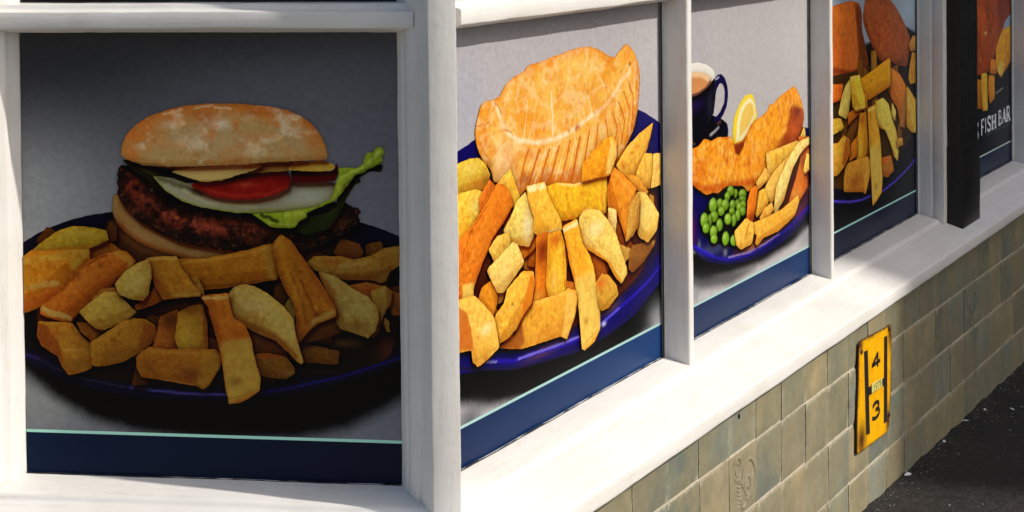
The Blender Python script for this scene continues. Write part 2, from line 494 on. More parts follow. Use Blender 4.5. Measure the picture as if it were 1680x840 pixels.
# left stile
sec = [(-0.6975, -0.004), (-0.698, 0.004), (-0.709, 0.020), (-0.7115, 0.030), (-0.7235, 0.040), (-0.7265, 0.062), (-0.736, 0.074), (-0.741, 0.085), (-0.90, 0.085), (-0.92, 0.06), (-0.92, -0.01)]
V, F = sweep(fillet(sec, 0.0022, 2), upright(0.575, ZTOP), 80, 0.0009, 12, 6.0)
mesh('stile', V, F, WHITE_V, left, smooth=32)
# putty fillets round the burger pane
def putty(par, t0, t1, z0, z1, seed):
    s2 = [(0.0, -0.002), (0.0, 0.006), (0.004, 0.0095), (0.010, 0.010), (0.010, -0.002)]
    vf = []
    vf.append(sweep([(o, ZT + 0.0005 - z) for z, o in s2], along(t0, t1), 60, 0.0008, 14, seed))
    mesh('putty_bead', *join(*vf), WHITE_H, par, smooth=40)
# mullions
def mullion(par, t0, t1, d, seed):
    sec = [(t0 - 0.002, -0.01), (t0 - 0.0015, 0.004), (t0, 0.010), (t0, d - 0.004), (t0 + 0.003, d), (t1 - 0.003, d), (t1, d - 0.004), (t1, 0.010), (t1 + 0.002, -0.01)]
    V, F = sweep(fillet(sec, 0.0025, 2), upright(0.600, ZTOP), 90, 0.0008, 10, seed)
    mesh('mullion', V, F, WHITE_V, par, smooth=35)
mullion(right, 0.920, 0.9432, 0.0640, 11.0)
mullion(right, 1.838, 1.8575, 0.0595, 12.0)
sec = [(2.793, -0.01), (2.7935, 0.006), (2.797, 0.012), (2.797, 0.046), (2.8005, 0.0485), (2.8005, 0.0525), (2.7985, 0.055), (2.797, 0.085), (2.84, 0.087), (3.03, 0.087), (3.066, 0.085), (3.068, 0.05), (3.07, -0.01)]
V, F = sweep(fillet(sec, 0.002, 2), upright(0.590, ZTOP), 80, 0.0008, 10, 13.0)
mesh('stile', V, F, WHITE_V, right, smooth=35)
sec = [(4.006, -0.01), (4.008, 0.006), (4.013, 0.012), (4.013, 0.05), (4.018, 0.053), (4.016, 0.085), (4.30, 0.087), (4.60, 0.085), (4.60, -0.01)]
V, F = sweep(fillet(sec, 0.002, 2), upright(0.590, ZTOP), 80, 0.0008, 10, 14.0)
mesh('stile', V, F, WHITE_V, right, smooth=35)
for i, (a, b) in enumerate(((0.026, 0.919), (0.9442, 1.837), (1.8585, 2.796), (3.070, 4.010))):
    V, F = sweep(RAIL, along(a, b), 70, 0.0012, 9, 20.0 + i)
    mesh('top_rail', V, F, WHITE_H, right, smooth=35)
for par, a, b in ((left, -0.91, -0.03), (right, 0.02, 0.925), (right, 0.94, 1.84), (right, 1.855, 2.80), (right, 3.065, 4.02)):
    mesh('lower_pane', *box(a, b, -0.010, -0.004, ZB - 0.02, ZT + 0.01), PANE, par)
    mesh('upper_pane', *box(a, b, -0.010, -0.004, ZR - 0.01, ZTOP), PANE, par)
mesh('header', *box(-0.92, 0.0, -0.03, 0.055, ZTOP + 0.001, ZTOP + 0.25), WHITE_H, left)
mesh('header', *box(0.03, 4.6, -0.03, 0.055, ZTOP + 0.001, ZTOP + 0.25), WHITE_H, right)
mesh('light_block_board', *box(-0.92, -0.03, -0.06, -0.05, 0.3, ZTOP + 0.2), DARK, left)  # unseen board added to keep light from leaking in behind the panes
mesh('light_block_board', *box(0.03, 4.6, -0.06, -0.05, 0.3, ZTOP + 0.2), DARK, right)
# ragged dark line where the vinyl stops short of the sill and the mullions
def gap_line(par, t0, t1, z, seed, h=0.0045):
    n = int((t1 - t0) / 0.008); V = []; F = []
    for i in range(n + 1):
        t = t0 + (t1 - t0) * i / n
        a = h * (0.35 + 0.9 * max(0, noise.noise(Vector((t * 13, seed, 0))) + 0.25 + 0.5 * noise.noise(Vector((t * 50, seed, 3)))))
        V += [(t, -0.0062, z - 0.004), (t, -0.0062, z + a)]
    for i in range(n): F.append((2 * i, 2 * i + 2, 2 * i + 3, 2 * i + 1))
    mesh('glazing_gap', V, F, SEAL, par)
gap_line(left, -0.696, -0.05, ZB, 1, 0.004)
for k, (a, b) in enumerate(((0.034, 0.918), (0.946, 1.836), (1.86, 2.794), (3.072, 4.007))): gap_line(right, a, b, ZB, 2 + k)
for a, b in ((0.912, 0.9192), (1.8305, 1.8372), (2.787, 2.7938), (4.001, 4.0075)):
    V, F = box(a, b, 0.0055, 0.0062, ZB, ZT); mesh('glazing_gap', V, F, SEAL, right)

# black fluted pilaster
pil = empty('fluted_pilaster', (*Rw(0.08, 2.93), 0.575), TH, 'black fluted timber pilaster standing on the white sill beside the text poster', 'pilaster')
def pil_place(z0, z1): return lambda t, o, s: (t - 2.93, -(o - 0.08), z0 + (z1 - z0) * s - 0.575)
V, F = sweep(fillet([(2.826, 0.075), (2.826, 0.134), (3.040, 0.134), (3.040, 0.075)], 0.006, 3), pil_place(0.572, 0.825), 24, 0.0014, 12, 31)
mesh('plinth', V, F, BLACK, pil, smooth=40)
sec = [(2.830, 0.075), (2.830, 0.128)]
t = 2.846
sec.append((t, 0.128))
for k in range(5):
    sec += [(t + 0.004, 0.117), (t + 0.018, 0.114), (t + 0.030, 0.117), (t + 0.034, 0.128), (t + 0.0365, 0.128)]
    t += 0.0365
sec += [(3.036, 0.128), (3.036, 0.075)]
V, F = sweep(fillet(sec, 0.0015, 2), pil_place(0.8255, 2.3), 60, 0.0008, 9, 32)
mesh('fluted_shaft', V, F, BLACK, pil, smooth=40)

# ------------------------------------------------------------------ tiled stall riser
wall = empty('tiled_wall', (0, 0, 0), TH, 'low wall of buff and grey green square tiles with pale joints below the white sill', 'wall')
def tile_wall(par, t_lo, t_hi, o0, skip, seed):
    rnd = random.Random(seed)
    V = []; F = []; C = []
    PT, PZ, T0, Z0 = 0.1545, 0.1378, 0.4439, 0.4245
    pal = [(0.335, 0.285, 0.185), (0.30, 0.27, 0.19), (0.235, 0.235, 0.185), (0.21, 0.225, 0.19), (0.27, 0.25, 0.175), (0.25, 0.25, 0.205), (0.36, 0.30, 0.20)]
    for i in range(int((t_lo - T0) / PT) - 1, int((t_hi - T0) / PT) + 1):
        for j in range(-5, 1):
            if (i, j) in skip: continue
            ta = T0 + i * PT + rnd.uniform(-0.002, 0.002); tb = T0 + (i + 1) * PT + rnd.uniform(-0.002, 0.002)
            if tb < t_lo or ta > t_hi: continue
            zs = -0.009 * (ta - 1.4)
            za, zb = Z0 + j * PZ + zs, min(Z0 + (j + 1) * PZ, 0.545) + zs
            if za > 0.525: continue
            ta = max(ta, t_lo); tb = min(tb, t_hi)
            g = 0.0014; gt = rnd.uniform(0.0028, 0.0042)
            o = o0 + rnd.uniform(-0.0012, 0.0012); tx, tz = rnd.uniform(-0.009, 0.009), rnd.uniform(-0.009, 0.009)
            col = np.array(rnd.choice(pal)) * np.array((0.985, 1.0, 0.95)) * rnd.uniform(0.70, 0.92)
            n = 10; base = len(V)
            for b in range(n + 1):
                for a in range(n + 1):
                    u, w = a / n, b / n
                    # outermost ring is the side of the tile, next ring its rounded arris
                    uu = min(max((a - 1) / (n - 2), 0), 1); ww = min(max((b - 1) / (n - 2), 0), 1)
                    t = ta + g + (tb - ta - 2 * g) * uu; z = za + g + (zb - za - g - gt) * ww
                    e = noise.noise_vector(Vector((t * 40, z * 40, seed)))
                    t += e.x * 0.0009; z += e.y * 0.0008
                    dep = 0.007 if (a in (0, n) or b in (0, n)) else (0.0014 if (a in (1, n - 1) or b in (1, n - 1)) else 0.0)
                    dep += -0.0009 * noise.noise(Vector((t * 22, z * 22, seed + 9)))
                    V.append((t, -(o - dep + tx * (uu - .5) * (tb - ta) + tz * (ww - .5) * (zb - za)), z)); edge_wear = max(0.0, noise.noise(Vector((t * 31, z * 31, seed + 4))) + 0.15) if (b >= n - 1 or a in (1, n - 1)) else 0.0
                    smear = noise.noise(Vector((t * 13, z * 5, 3)))
                    C.append(np.clip(col * (1 + 0.26 * smear) * (1 + 0.3 * edge_wear) * np.array((1 + 0.10 * smear, 1, 1 - 0.14 * smear)), 0, 0.6).tolist() + [1.0 if b >= n - 1 else (0.8 if (a <= 1 or a >= n - 1 or b <= 1) else 0.0)])
            for b in range(n):
                for a in range(n):
                    q = base + b * (n + 1) + a
                    F.append((q, q + 1, q + n + 2, q + n + 1))
    return V, F, np.array(C)
V, F, C = tile_wall(wall, -0.10, 6.0, 0.155, {(3, -1), (15, -1)}, 5)
mesh('tile_facing', V, F, TILE, wall, smooth=50, ink=C)
mesh('grout_bed', *box(-0.10, 6.0, 0.02, 0.1510, -0.25, 0.54), GROUT, wall)
# second leg of the wall, round the corner below the burger window
V, F, C = tile_wall(wall, -1.0, 0.10, 0.155, set(), 8)
lw = mesh('tile_facing', V, F, TILE, wall, smooth=50, ink=C); lw.rotation_euler = (0, 0, -TH)
gb = mesh('grout_bed', *box(-1.0, 0.10, 0.02, 0.1510, -0.25, 0.54), GROUT, wall); gb.rotation_euler = (0, 0, -TH)

def tube(pts, r, nseg=7, flat=0.6):
    """ridge along a polyline of (t, z), half sunk in the tile"""
    V = []; F = []; k = len(pts)
    for i, (t, z) in enumerate(pts):
        a = np.array(pts[max(i - 1, 0)]); b = np.array(pts[min(i + 1, k - 1)])
        d = (b - a) / max(np.linalg.norm(b - a), 1e-9); nrm = np.array((-d[1], d[0]))
        rr = r * (0.45 if i in (0, k - 1) else 1)
        for q in range(nseg):
            an = 2 * math.pi * q / nseg
            c, s = math.cos(an) * rr, math.sin(an) * rr * flat
            V.append((t + nrm[0] * c, -s, z + nrm[1] * c))
    for i in range(k - 1):
        for q in range(nseg):
            F.append((i * nseg + q, i * nseg + (q + 1) % nseg, (i + 1) * nseg + (q + 1) % nseg, (i + 1) * nseg + q))
    F.append(tuple(range(nseg))); F.append(tuple(range((k - 1) * nseg, k * nseg)))
    return V, F
def arc(cx, cz, rx, rz, a0, a1, n=18): return [(cx + rx * math.cos(R_(a0 + (a1 - a0) * i / n)), cz + rz * math.sin(R_(a0 + (a1 - a0) * i / n))) for i in range(n + 1)]
def relief_tile(i, label):
    ta = 0.4439 + i * 0.1545; zs = -0.009 * (ta - 1.4); za = 0.4245 - 0.1378 + zs
    n = 12; V = []; F = []
    for b in range(n + 1):
        for a in range(n + 1):
            uu = min(max((a - 1) / (n - 2), 0), 1); ww = min(max((b - 1) / (n - 2), 0), 1)
            t = 0.002 + 0.1505 * uu; z = 0.002 + 0.131 * ww
            dep = 0.007 if (a in (0, n) or b in (0, n)) else (0.0014 if (a in (1, n - 1) or b in (1, n - 1)) else 0)
            V.append((t, dep - 0.0015 * noise.noise(Vector((t * 30, z * 30, i))), z))
    for b in range(n):
        for a in range(n):
            q = b * (n + 1) + a; F.append((q, q + 1, q + n + 2, q + n + 1))
    vf = [(V, F)]
    vf.append(tube(arc(0.043, 0.103, 0.020, 0.024, -150, 150), 0.0040)); vf.append(tube(arc(0.041, 0.103, 0.010, 0.012, -200, 100), 0.0032))
    vf.append(tube(arc(0.105, 0.062, 0.036, 0.046, -60, 190, 26), 0.0045)); vf.append(tube(arc(0.098, 0.050, 0.019, 0.024, -120, 200, 22), 0.0036)); vf.append(tube(arc(0.094, 0.044, 0.008, 0.010, 0, 330), 0.0030))
    for k in range(8):
        z = 0.020 + k * 0.0085
        vf.append(tube([(0.040, z + 0.004), (0.052, z), (0.064, z + 0.001)], 0.0022)); vf.append(tube([(0.122, z - 0.004), (0.132, z - 0.001), (0.142, z + 0.004)], 0.0022))
    vf.append(tube([(0.048, 0.085), (0.056, 0.072), (0.070, 0.066)], 0.0042)); vf.append(tube(arc(0.074, 0.030, 0.014, 0.016, 150, 330), 0.004))
    VV, FF = join(*vf)
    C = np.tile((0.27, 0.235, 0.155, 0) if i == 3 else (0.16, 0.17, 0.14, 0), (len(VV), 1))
    o = mesh('relief_tile', VV, FF, TILE, wall, smooth=50, ink=C, loc=(ta, -0.1555, za))
    o['label'] = label
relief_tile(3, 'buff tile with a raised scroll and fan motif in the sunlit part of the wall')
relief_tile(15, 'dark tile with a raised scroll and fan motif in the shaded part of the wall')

HOLE = (0.9616, 0.5028)
mesh('drill_hole', [(0.0030 * math.cos(k * math.pi / 5), -0.0014, 0.0052 * math.sin(k * math.pi / 5)) for k in range(10)] + [(0.0030 * math.cos(k * math.pi / 5), 0.004, 0.0052 * math.sin(k * math.pi / 5)) for k in range(10)], [tuple(range(10))] + [(k, (k + 1) % 10, 10 + (k + 1) % 10, 10 + k) for k in range(10)], SEAL, wall, loc=(HOLE[0], -0.1552, HOLE[1]))

# ------------------------------------------------------------------ hydrant plate
SIGN = {'pl': [(-125.3, 135.0), (-105.9, 141.2), (-52.1, 138.3), (105.9, 128.4), (137.7, 129.4), (148.1, 114.4), (139.8, -43.7), (122.2, -130.2), (100.8, -145.2), (-57.3, -137.6), (-125.6, -135.2), (-144.7, -131.3), (-143.4, -63.5)], 'H': [[(-84.6, 108.9), (-55.2, 106.7), (-41.9, -107.9), (-71.5, -104.4)], [(81.9, 108.4), (108.1, 106.5), (102.9, -115.5), (75.2, -114.5)], [(-54.5, 11.1), (78.9, 3.2), (78.5, -16.5), (-53.0, -10.8)]], 'date': [(-27.1, 13.6), (59.3, 8.0), (58.9, -14.0), (-26.1, -9.9)], 'four': [(-18.9, 48.8), (42.5, 79.5)], 'three': [(-18.9, -81.5), (40.3, -42.3)], 'bolts': [(-106.4, 113.9), (121.6, 121.8), (117.4, -101.9)], 'rust': [(-105.7, -107.2), (132.0, 109.9), (111.9, -116.3), (-131.1, 84.8), (-110.9, 131.7), (-22.3, 137.9)], 'yr': [(-17.4, -4.3), (54.0, 3.0)]}
SIGN_AT = (1.8630, 0.3414)
def build_sign():
    x, y = Rw(0.1585, SIGN_AT[0])
    root = empty('hydrant_sign', (x, y, SIGN_AT[1]), TH, 'yellow enamel hydrant plate with black H, 4 and 3, screwed to the tiled wall', 'sign')
    P = np.array(SIGN['pl'])
    ops = []
    for (q, r) in zip(SIGN['rust'], ((40, 46), (17, 44), (18, 44), (10, 90), (22, 20), (34, 9))):
        ops.append(('b', q[0], q[1], r[0], r[1], (74, 40, 24), 1.0))
    ops.append(('s', [v for q in (P[0], P[12], P[11]) for v in q], 9, (44, 21, 15), 0.95, 5))
    ops.append(('s', [v for q in (P[5], P[6], P[7]) for v in q], 13, (106, 67, 18), 0.8, 8))
    ops.append(('s', [v for q in (P[1], P[2], P[3], P[4]) for v in q], 6, (154, 112, 56), 0.6, 5))
    ops.append(('s', [v for q in (P[8], P[9], P[10]) for v in q], 4, (90, 48, 16), 0.6, 3))
    plate = sheet('plate', P, (236, 174, 4), ops, 1, ((58, 30, 16), 3.0, 0.9), ((201, 138, 16), 30, 0.35), 0, 3.0, 45, root, 77, ENAMEL, rag=0.6)
    Q = soften(P, 1); k = len(Q)
    V = [(a / 1000, -0.0024, b / 1000) for a, b in Q] + [(a / 1000, 0.001, b / 1000) for a, b in Q]
    mesh('plate_edge', V, [(i, (i + 1) % k, k + (i + 1) % k, k + i) for i in range(k)] + [tuple(range(k))], RUST, root)
    def slab(name, pts, m, y0=-0.0040, y1=-0.0026):
        n = len(pts)
        V = [(a / 1000, y0, b / 1000) for a, b in pts] + [(a / 1000, y1, b / 1000) for a, b in pts]
        return V, [tuple(range(n))] + [(i, (i + 1) % n, n + (i + 1) % n, n + i) for i in range(n)]
    h = SIGN['H']
    mesh('letter_h', *join(*[slab('', q, None, -0.0034, -0.0028) for q in h]), INKBLACK, root)
    date = mesh('date_plate', *slab('', SIGN['date'], None, -0.0044, -0.0036), mat('cream date plate', (0.62, 0.55, 0.16), 0.4), root)
    def stroke(pts, w, y):
        """flat brush stroke along a polyline given in mm"""
        vf = []
        for a, b in zip(pts[:-1], pts[1:]):
            a, b = np.array(a, float), np.array(b, float); d = (b - a) / max(np.linalg.norm(b - a), 1e-6); n = np.array((-d[1], d[0])) * w / 2
            a, b = a - d * w * 0.35, b + d * w * 0.35
            vf.append(([(q[0] / 1000, y + 0.00002 * len(vf), q[1] / 1000) for q in (a - n, b - n, b + n, a + n)], [(0, 1, 2, 3)]))
        return join(*vf)
    def glyph(name, lo, hi, lines, w, y, m, par):
        lo, hi = np.array(lo), np.array(hi)
        vf = [stroke([(lo[0] + (hi[0] - lo[0]) * u, lo[1] + (hi[1] - lo[1]) * v) for u, v in L], w, y) for L in lines]
        mesh(name, *join(*vf), m, par)
    ell = lambda cx, cy, rx, ry, a0, a1, n=12: [(cx + rx * math.cos(R_(a0 + (a1 - a0) * i / n)), cy + ry * math.sin(R_(a0 + (a1 - a0) * i / n))) for i in range(n + 1)]
    G = {'4': [[(0.72, 0.0), (0.72, 1.0)], [(0.70, 0.98), (0.02, 0.30)], [(0.02, 0.28), (1.0, 0.28)]],
         '3': [ell(0.45, 0.75, 0.42, 0.25, 150, -80), ell(0.45, 0.27, 0.5, 0.27, 85, -150)],
         '1': [[(0.5, 0), (0.5, 1)], [(0.5, 1), (0.2, 0.8)]],
         '9': [ell(0.5, 0.7, 0.42, 0.3, 0, 360), [(0.92, 0.7), (0.75, 0.05), (0.4, 0)]],
         '7': [[(0.05, 1), (0.95, 1), (0.4, 0)]],
         '6': [ell(0.5, 0.3, 0.42, 0.3, 0, 360), [(0.08, 0.3), (0.25, 0.9), (0.6, 1)]]}
    a, b = SIGN['four']; glyph('figure', a, (b[0], b[1]), G['4'], 10, -0.0037, INKBLACK, root)
    a, b = SIGN['three']; glyph('figure', a, (b[0], b[1]), G['3'], 10, -0.0037, INKBLACK, root)
    a, b = SIGN['yr']; wd = (b[0] - a[0]) / 4.0
    zc = (a[1] + b[1]) / 2
    for i, ch in enumerate('1976'):
        glyph('date_figure', (a[0] + wd * (i + 0.12), zc - 7.5), (a[0] + wd * (i + 0.88), zc + 7.5), G[ch], 2.2, -0.0047, INKBLACK, date)
    for q in SIGN['bolts']:
        V = []; F = []
        for r, yy in ((6.5, -0.0028), (6.0, -0.0052), (3.0, -0.0068)):
            V += [(q[0] / 1000 + r / 1000 * math.cos(k * math.pi / 6), yy, q[1] / 1000 + r / 1000 * math.sin(k * math.pi / 6)) for k in range(12)]
        for l in range(2):
            for k in range(12): F.append((l * 12 + k, l * 12 + (k + 1) % 12, l * 12 + 12 + (k + 1) % 12, l * 12 + 12 + k))
        F.append(tuple(range(24, 36)))
        mesh('screw', V, F, RUST, root, smooth=40)
build_sign()


# ------------------------------------------------------------------ scraps on the ground
def scrap(t, o, size, seed, label):
    rnd = random.Random(seed); V = []; F = []
    n = 5
    for i in range(n):
        for j in range(n):
            u, v = i / (n - 1) - .5, j / (n - 1) - .5
            V.append((size * (u + rnd.uniform(-.09, .09)), size * 0.6 * (v + rnd.uniform(-.09, .09)), size * (0.16 + 0.30 * rnd.random())))
    for i in range(n - 1):
        for j in range(n - 1): F.append((i * n + j, i * n + j + 1, i * n + n + j + 1, i * n + n + j))
    x, y = Rw(o, t)
    ob = mesh('paper_scrap', V, F, PAPER, loc=(x, y, ground_z(t, o) + 0.006))
    sm = ob.modifiers.new('thickness', 'SOLIDIFY'); sm.thickness = 0.0012
    ob.rotation_euler = (rnd.uniform(-.3, .3), rnd.uniform(-.3, .3), rnd.uniform(0, 6))
    ob['label'] = label; ob['category'] = 'litter'; ob['group'] = 'scraps of litter on the asphalt'
scrap(2.120, 0.170, 0.02, 1, 'pale blue white paper scrap at the foot of the wall, nearest the sunlight')
scrap(2.477, 0.170, 0.011, 2, 'small white scrap at the foot of the wall, second from the sunlight')
scrap(2.710, 0.170, 0.014, 3, 'thin upright white scrap farther along the shaded wall foot')
scrap(2.916, 0.259, 0.012, 4, 'small pale scrap out on the shaded asphalt at the far right')
scrap(2.862, 0.190, 0.012, 5, 'thin grey scrap on the asphalt a little out from the wall')

def grit():
    rnd = random.Random(12); V = []; F = []; C = []
    for k in range(1500):
        t = rnd.uniform(1.2, 4.6)
        o = 0.158 + (rnd.expovariate(1 / 0.035) if k % 3 else rnd.uniform(0, 1.1))
        r = rnd.uniform(0.0010, 0.0032) if k % 9 else rnd.uniform(0.003, 0.0052)
        x, y = Rw(o, t); z = ground_z(t, o) + 0.005 * noise.noise(Vector((t * 6, o * 6, 0))) + 0.004 * noise.noise(Vector((t * 23, o * 23, 4))) + 0.016 * math.exp(-max(o - 0.15, 0) / 0.035) * (0.5 + noise.noise(Vector((t * 9, 0, 2)))) + r * 0.3
        n = len(V); g = rnd.choice(((0.05, 0.045, 0.04), (0.09, 0.08, 0.07), (0.16, 0.14, 0.11), (0.03, 0.028, 0.025), (0.22, 0.21, 0.19)))
        for d in ((1, 0, 0), (0, 1, 0), (-1, 0, 0), (0, -1, 0), (0, 0, .8), (0, 0, -.8)):
            V.append((x + d[0] * r * rnd.uniform(.6, 1.3), y + d[1] * r * rnd.uniform(.6, 1.3), z + d[2] * r * rnd.uniform(.6, 1.2))); C.append(g)
        F += [(n, n + 1, n + 4), (n + 1, n + 2, n + 4), (n + 2, n + 3, n + 4), (n + 3, n, n + 4), (n + 1, n, n + 5), (n + 2, n + 1, n + 5), (n + 3, n + 2, n + 5), (n, n + 3, n + 5)]
    o = mesh('grit', V, F, GRIT, ink=np.array(C))
    o['kind'] = 'stuff'; o['label'] = 'loose grit and small stones along the foot of the tiled wall'; o['category'] = 'grit'
grit()

# ------------------------------------------------------------------ the building over the road that throws the shade
_h = Vector((math.cos(SUN_AZ), math.sin(SUN_AZ), 0)); _q = Vector((-math.sin(SUN_AZ), math.cos(SUN_AZ), 0))
_w = Vector((*Rw(0.155, 2.06), 0))
house = empty('brick_house', _w + _h * 13.0, SUN_AZ, 'tall red brick house over the road that shades the far end of the shop front', 'house')
def hb(x0, x1, y0, y1, z0, z1): return [(x, y, z) for x in (x0, x1) for y in (y0, y1) for z in (z0, z1)], [(0, 1, 3, 2), (4, 6, 7, 5), (0, 4, 5, 1), (2, 3, 7, 6), (0, 2, 6, 4), (1, 5, 7, 3)]
mesh('wall', *hb(0, 8, 0, 26, -1.0, 15.5), BRICK, house)
mesh('roof', [(0, 0, 15.51), (8, 0, 15.51), (8, 26, 15.51), (0, 26, 15.51), (4, 0, 18.5), (4, 26, 18.5)], [(0, 1, 4), (1, 2, 5, 4), (2, 3, 5), (3, 0, 4, 5), (0, 3, 2, 1)], SLATE, house)
for fl in range(3):
    for k in range(7):
        y = 1.4 + k * 3.2; z = 1.0 + fl * 4.0
        w_ = mesh('window', *hb(-0.05, 0.0, y, y + 1.3, z, z + 2.1), WHITE_H, house)
        mesh('pane', *hb(-0.055, -0.051, y + 0.1, y + 1.2, z + 0.1, z + 2.0), PANE, w_)

# ------------------------------------------------------------------ the posters
FRONT = {'L': 0.0, 'R': TH}
def build_poster(front, t0, label, items, res, seed):
    th = FRONT[front]
    x, y = (t0, 0.0) if front == 'L' else Rw(0.0, t0)
    root = empty('food_poster', (x + math.sin(th) * 0.0012, y - math.cos(th) * 0.0012, ZB), th, label, 'poster', 'food posters in the shop windows')
    outl = [soften(np.array(it_[1], float).reshape(-1, 2) / 2, min(it_[4], 1)) for it_ in items]
    flat = ('backdrop', 'colour_band', 'pinstripe', 'printed_plate', 'chip_heap_shadow', 'printed_plate_shadow', 'printed_plate_rim')
    for lv, (name, P, base, ops, sm, edge, nz, li, clip) in enumerate(items):
        lo, hi = outl[lv].min(0) - 26, outl[lv].max(0) + 26
        above = [] if name in ('backdrop', 'colour_band', 'pinstripe') else [outl[j] for j in range(lv + 1, len(items)) if items[j][0] not in flat and np.all(outl[j].max(0) > lo) and np.all(outl[j].min(0) < hi)]
        big = name in ('backdrop', 'printed_plate', 'chip_heap_shadow', 'colour_band', 'pinstripe')
        P = np.array(P, float).reshape(-1, 2) / 2
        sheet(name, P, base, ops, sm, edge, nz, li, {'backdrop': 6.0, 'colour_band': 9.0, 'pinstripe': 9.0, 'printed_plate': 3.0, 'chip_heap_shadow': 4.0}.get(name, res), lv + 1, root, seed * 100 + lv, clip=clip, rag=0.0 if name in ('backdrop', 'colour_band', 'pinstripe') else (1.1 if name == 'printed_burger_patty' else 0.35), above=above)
    return root
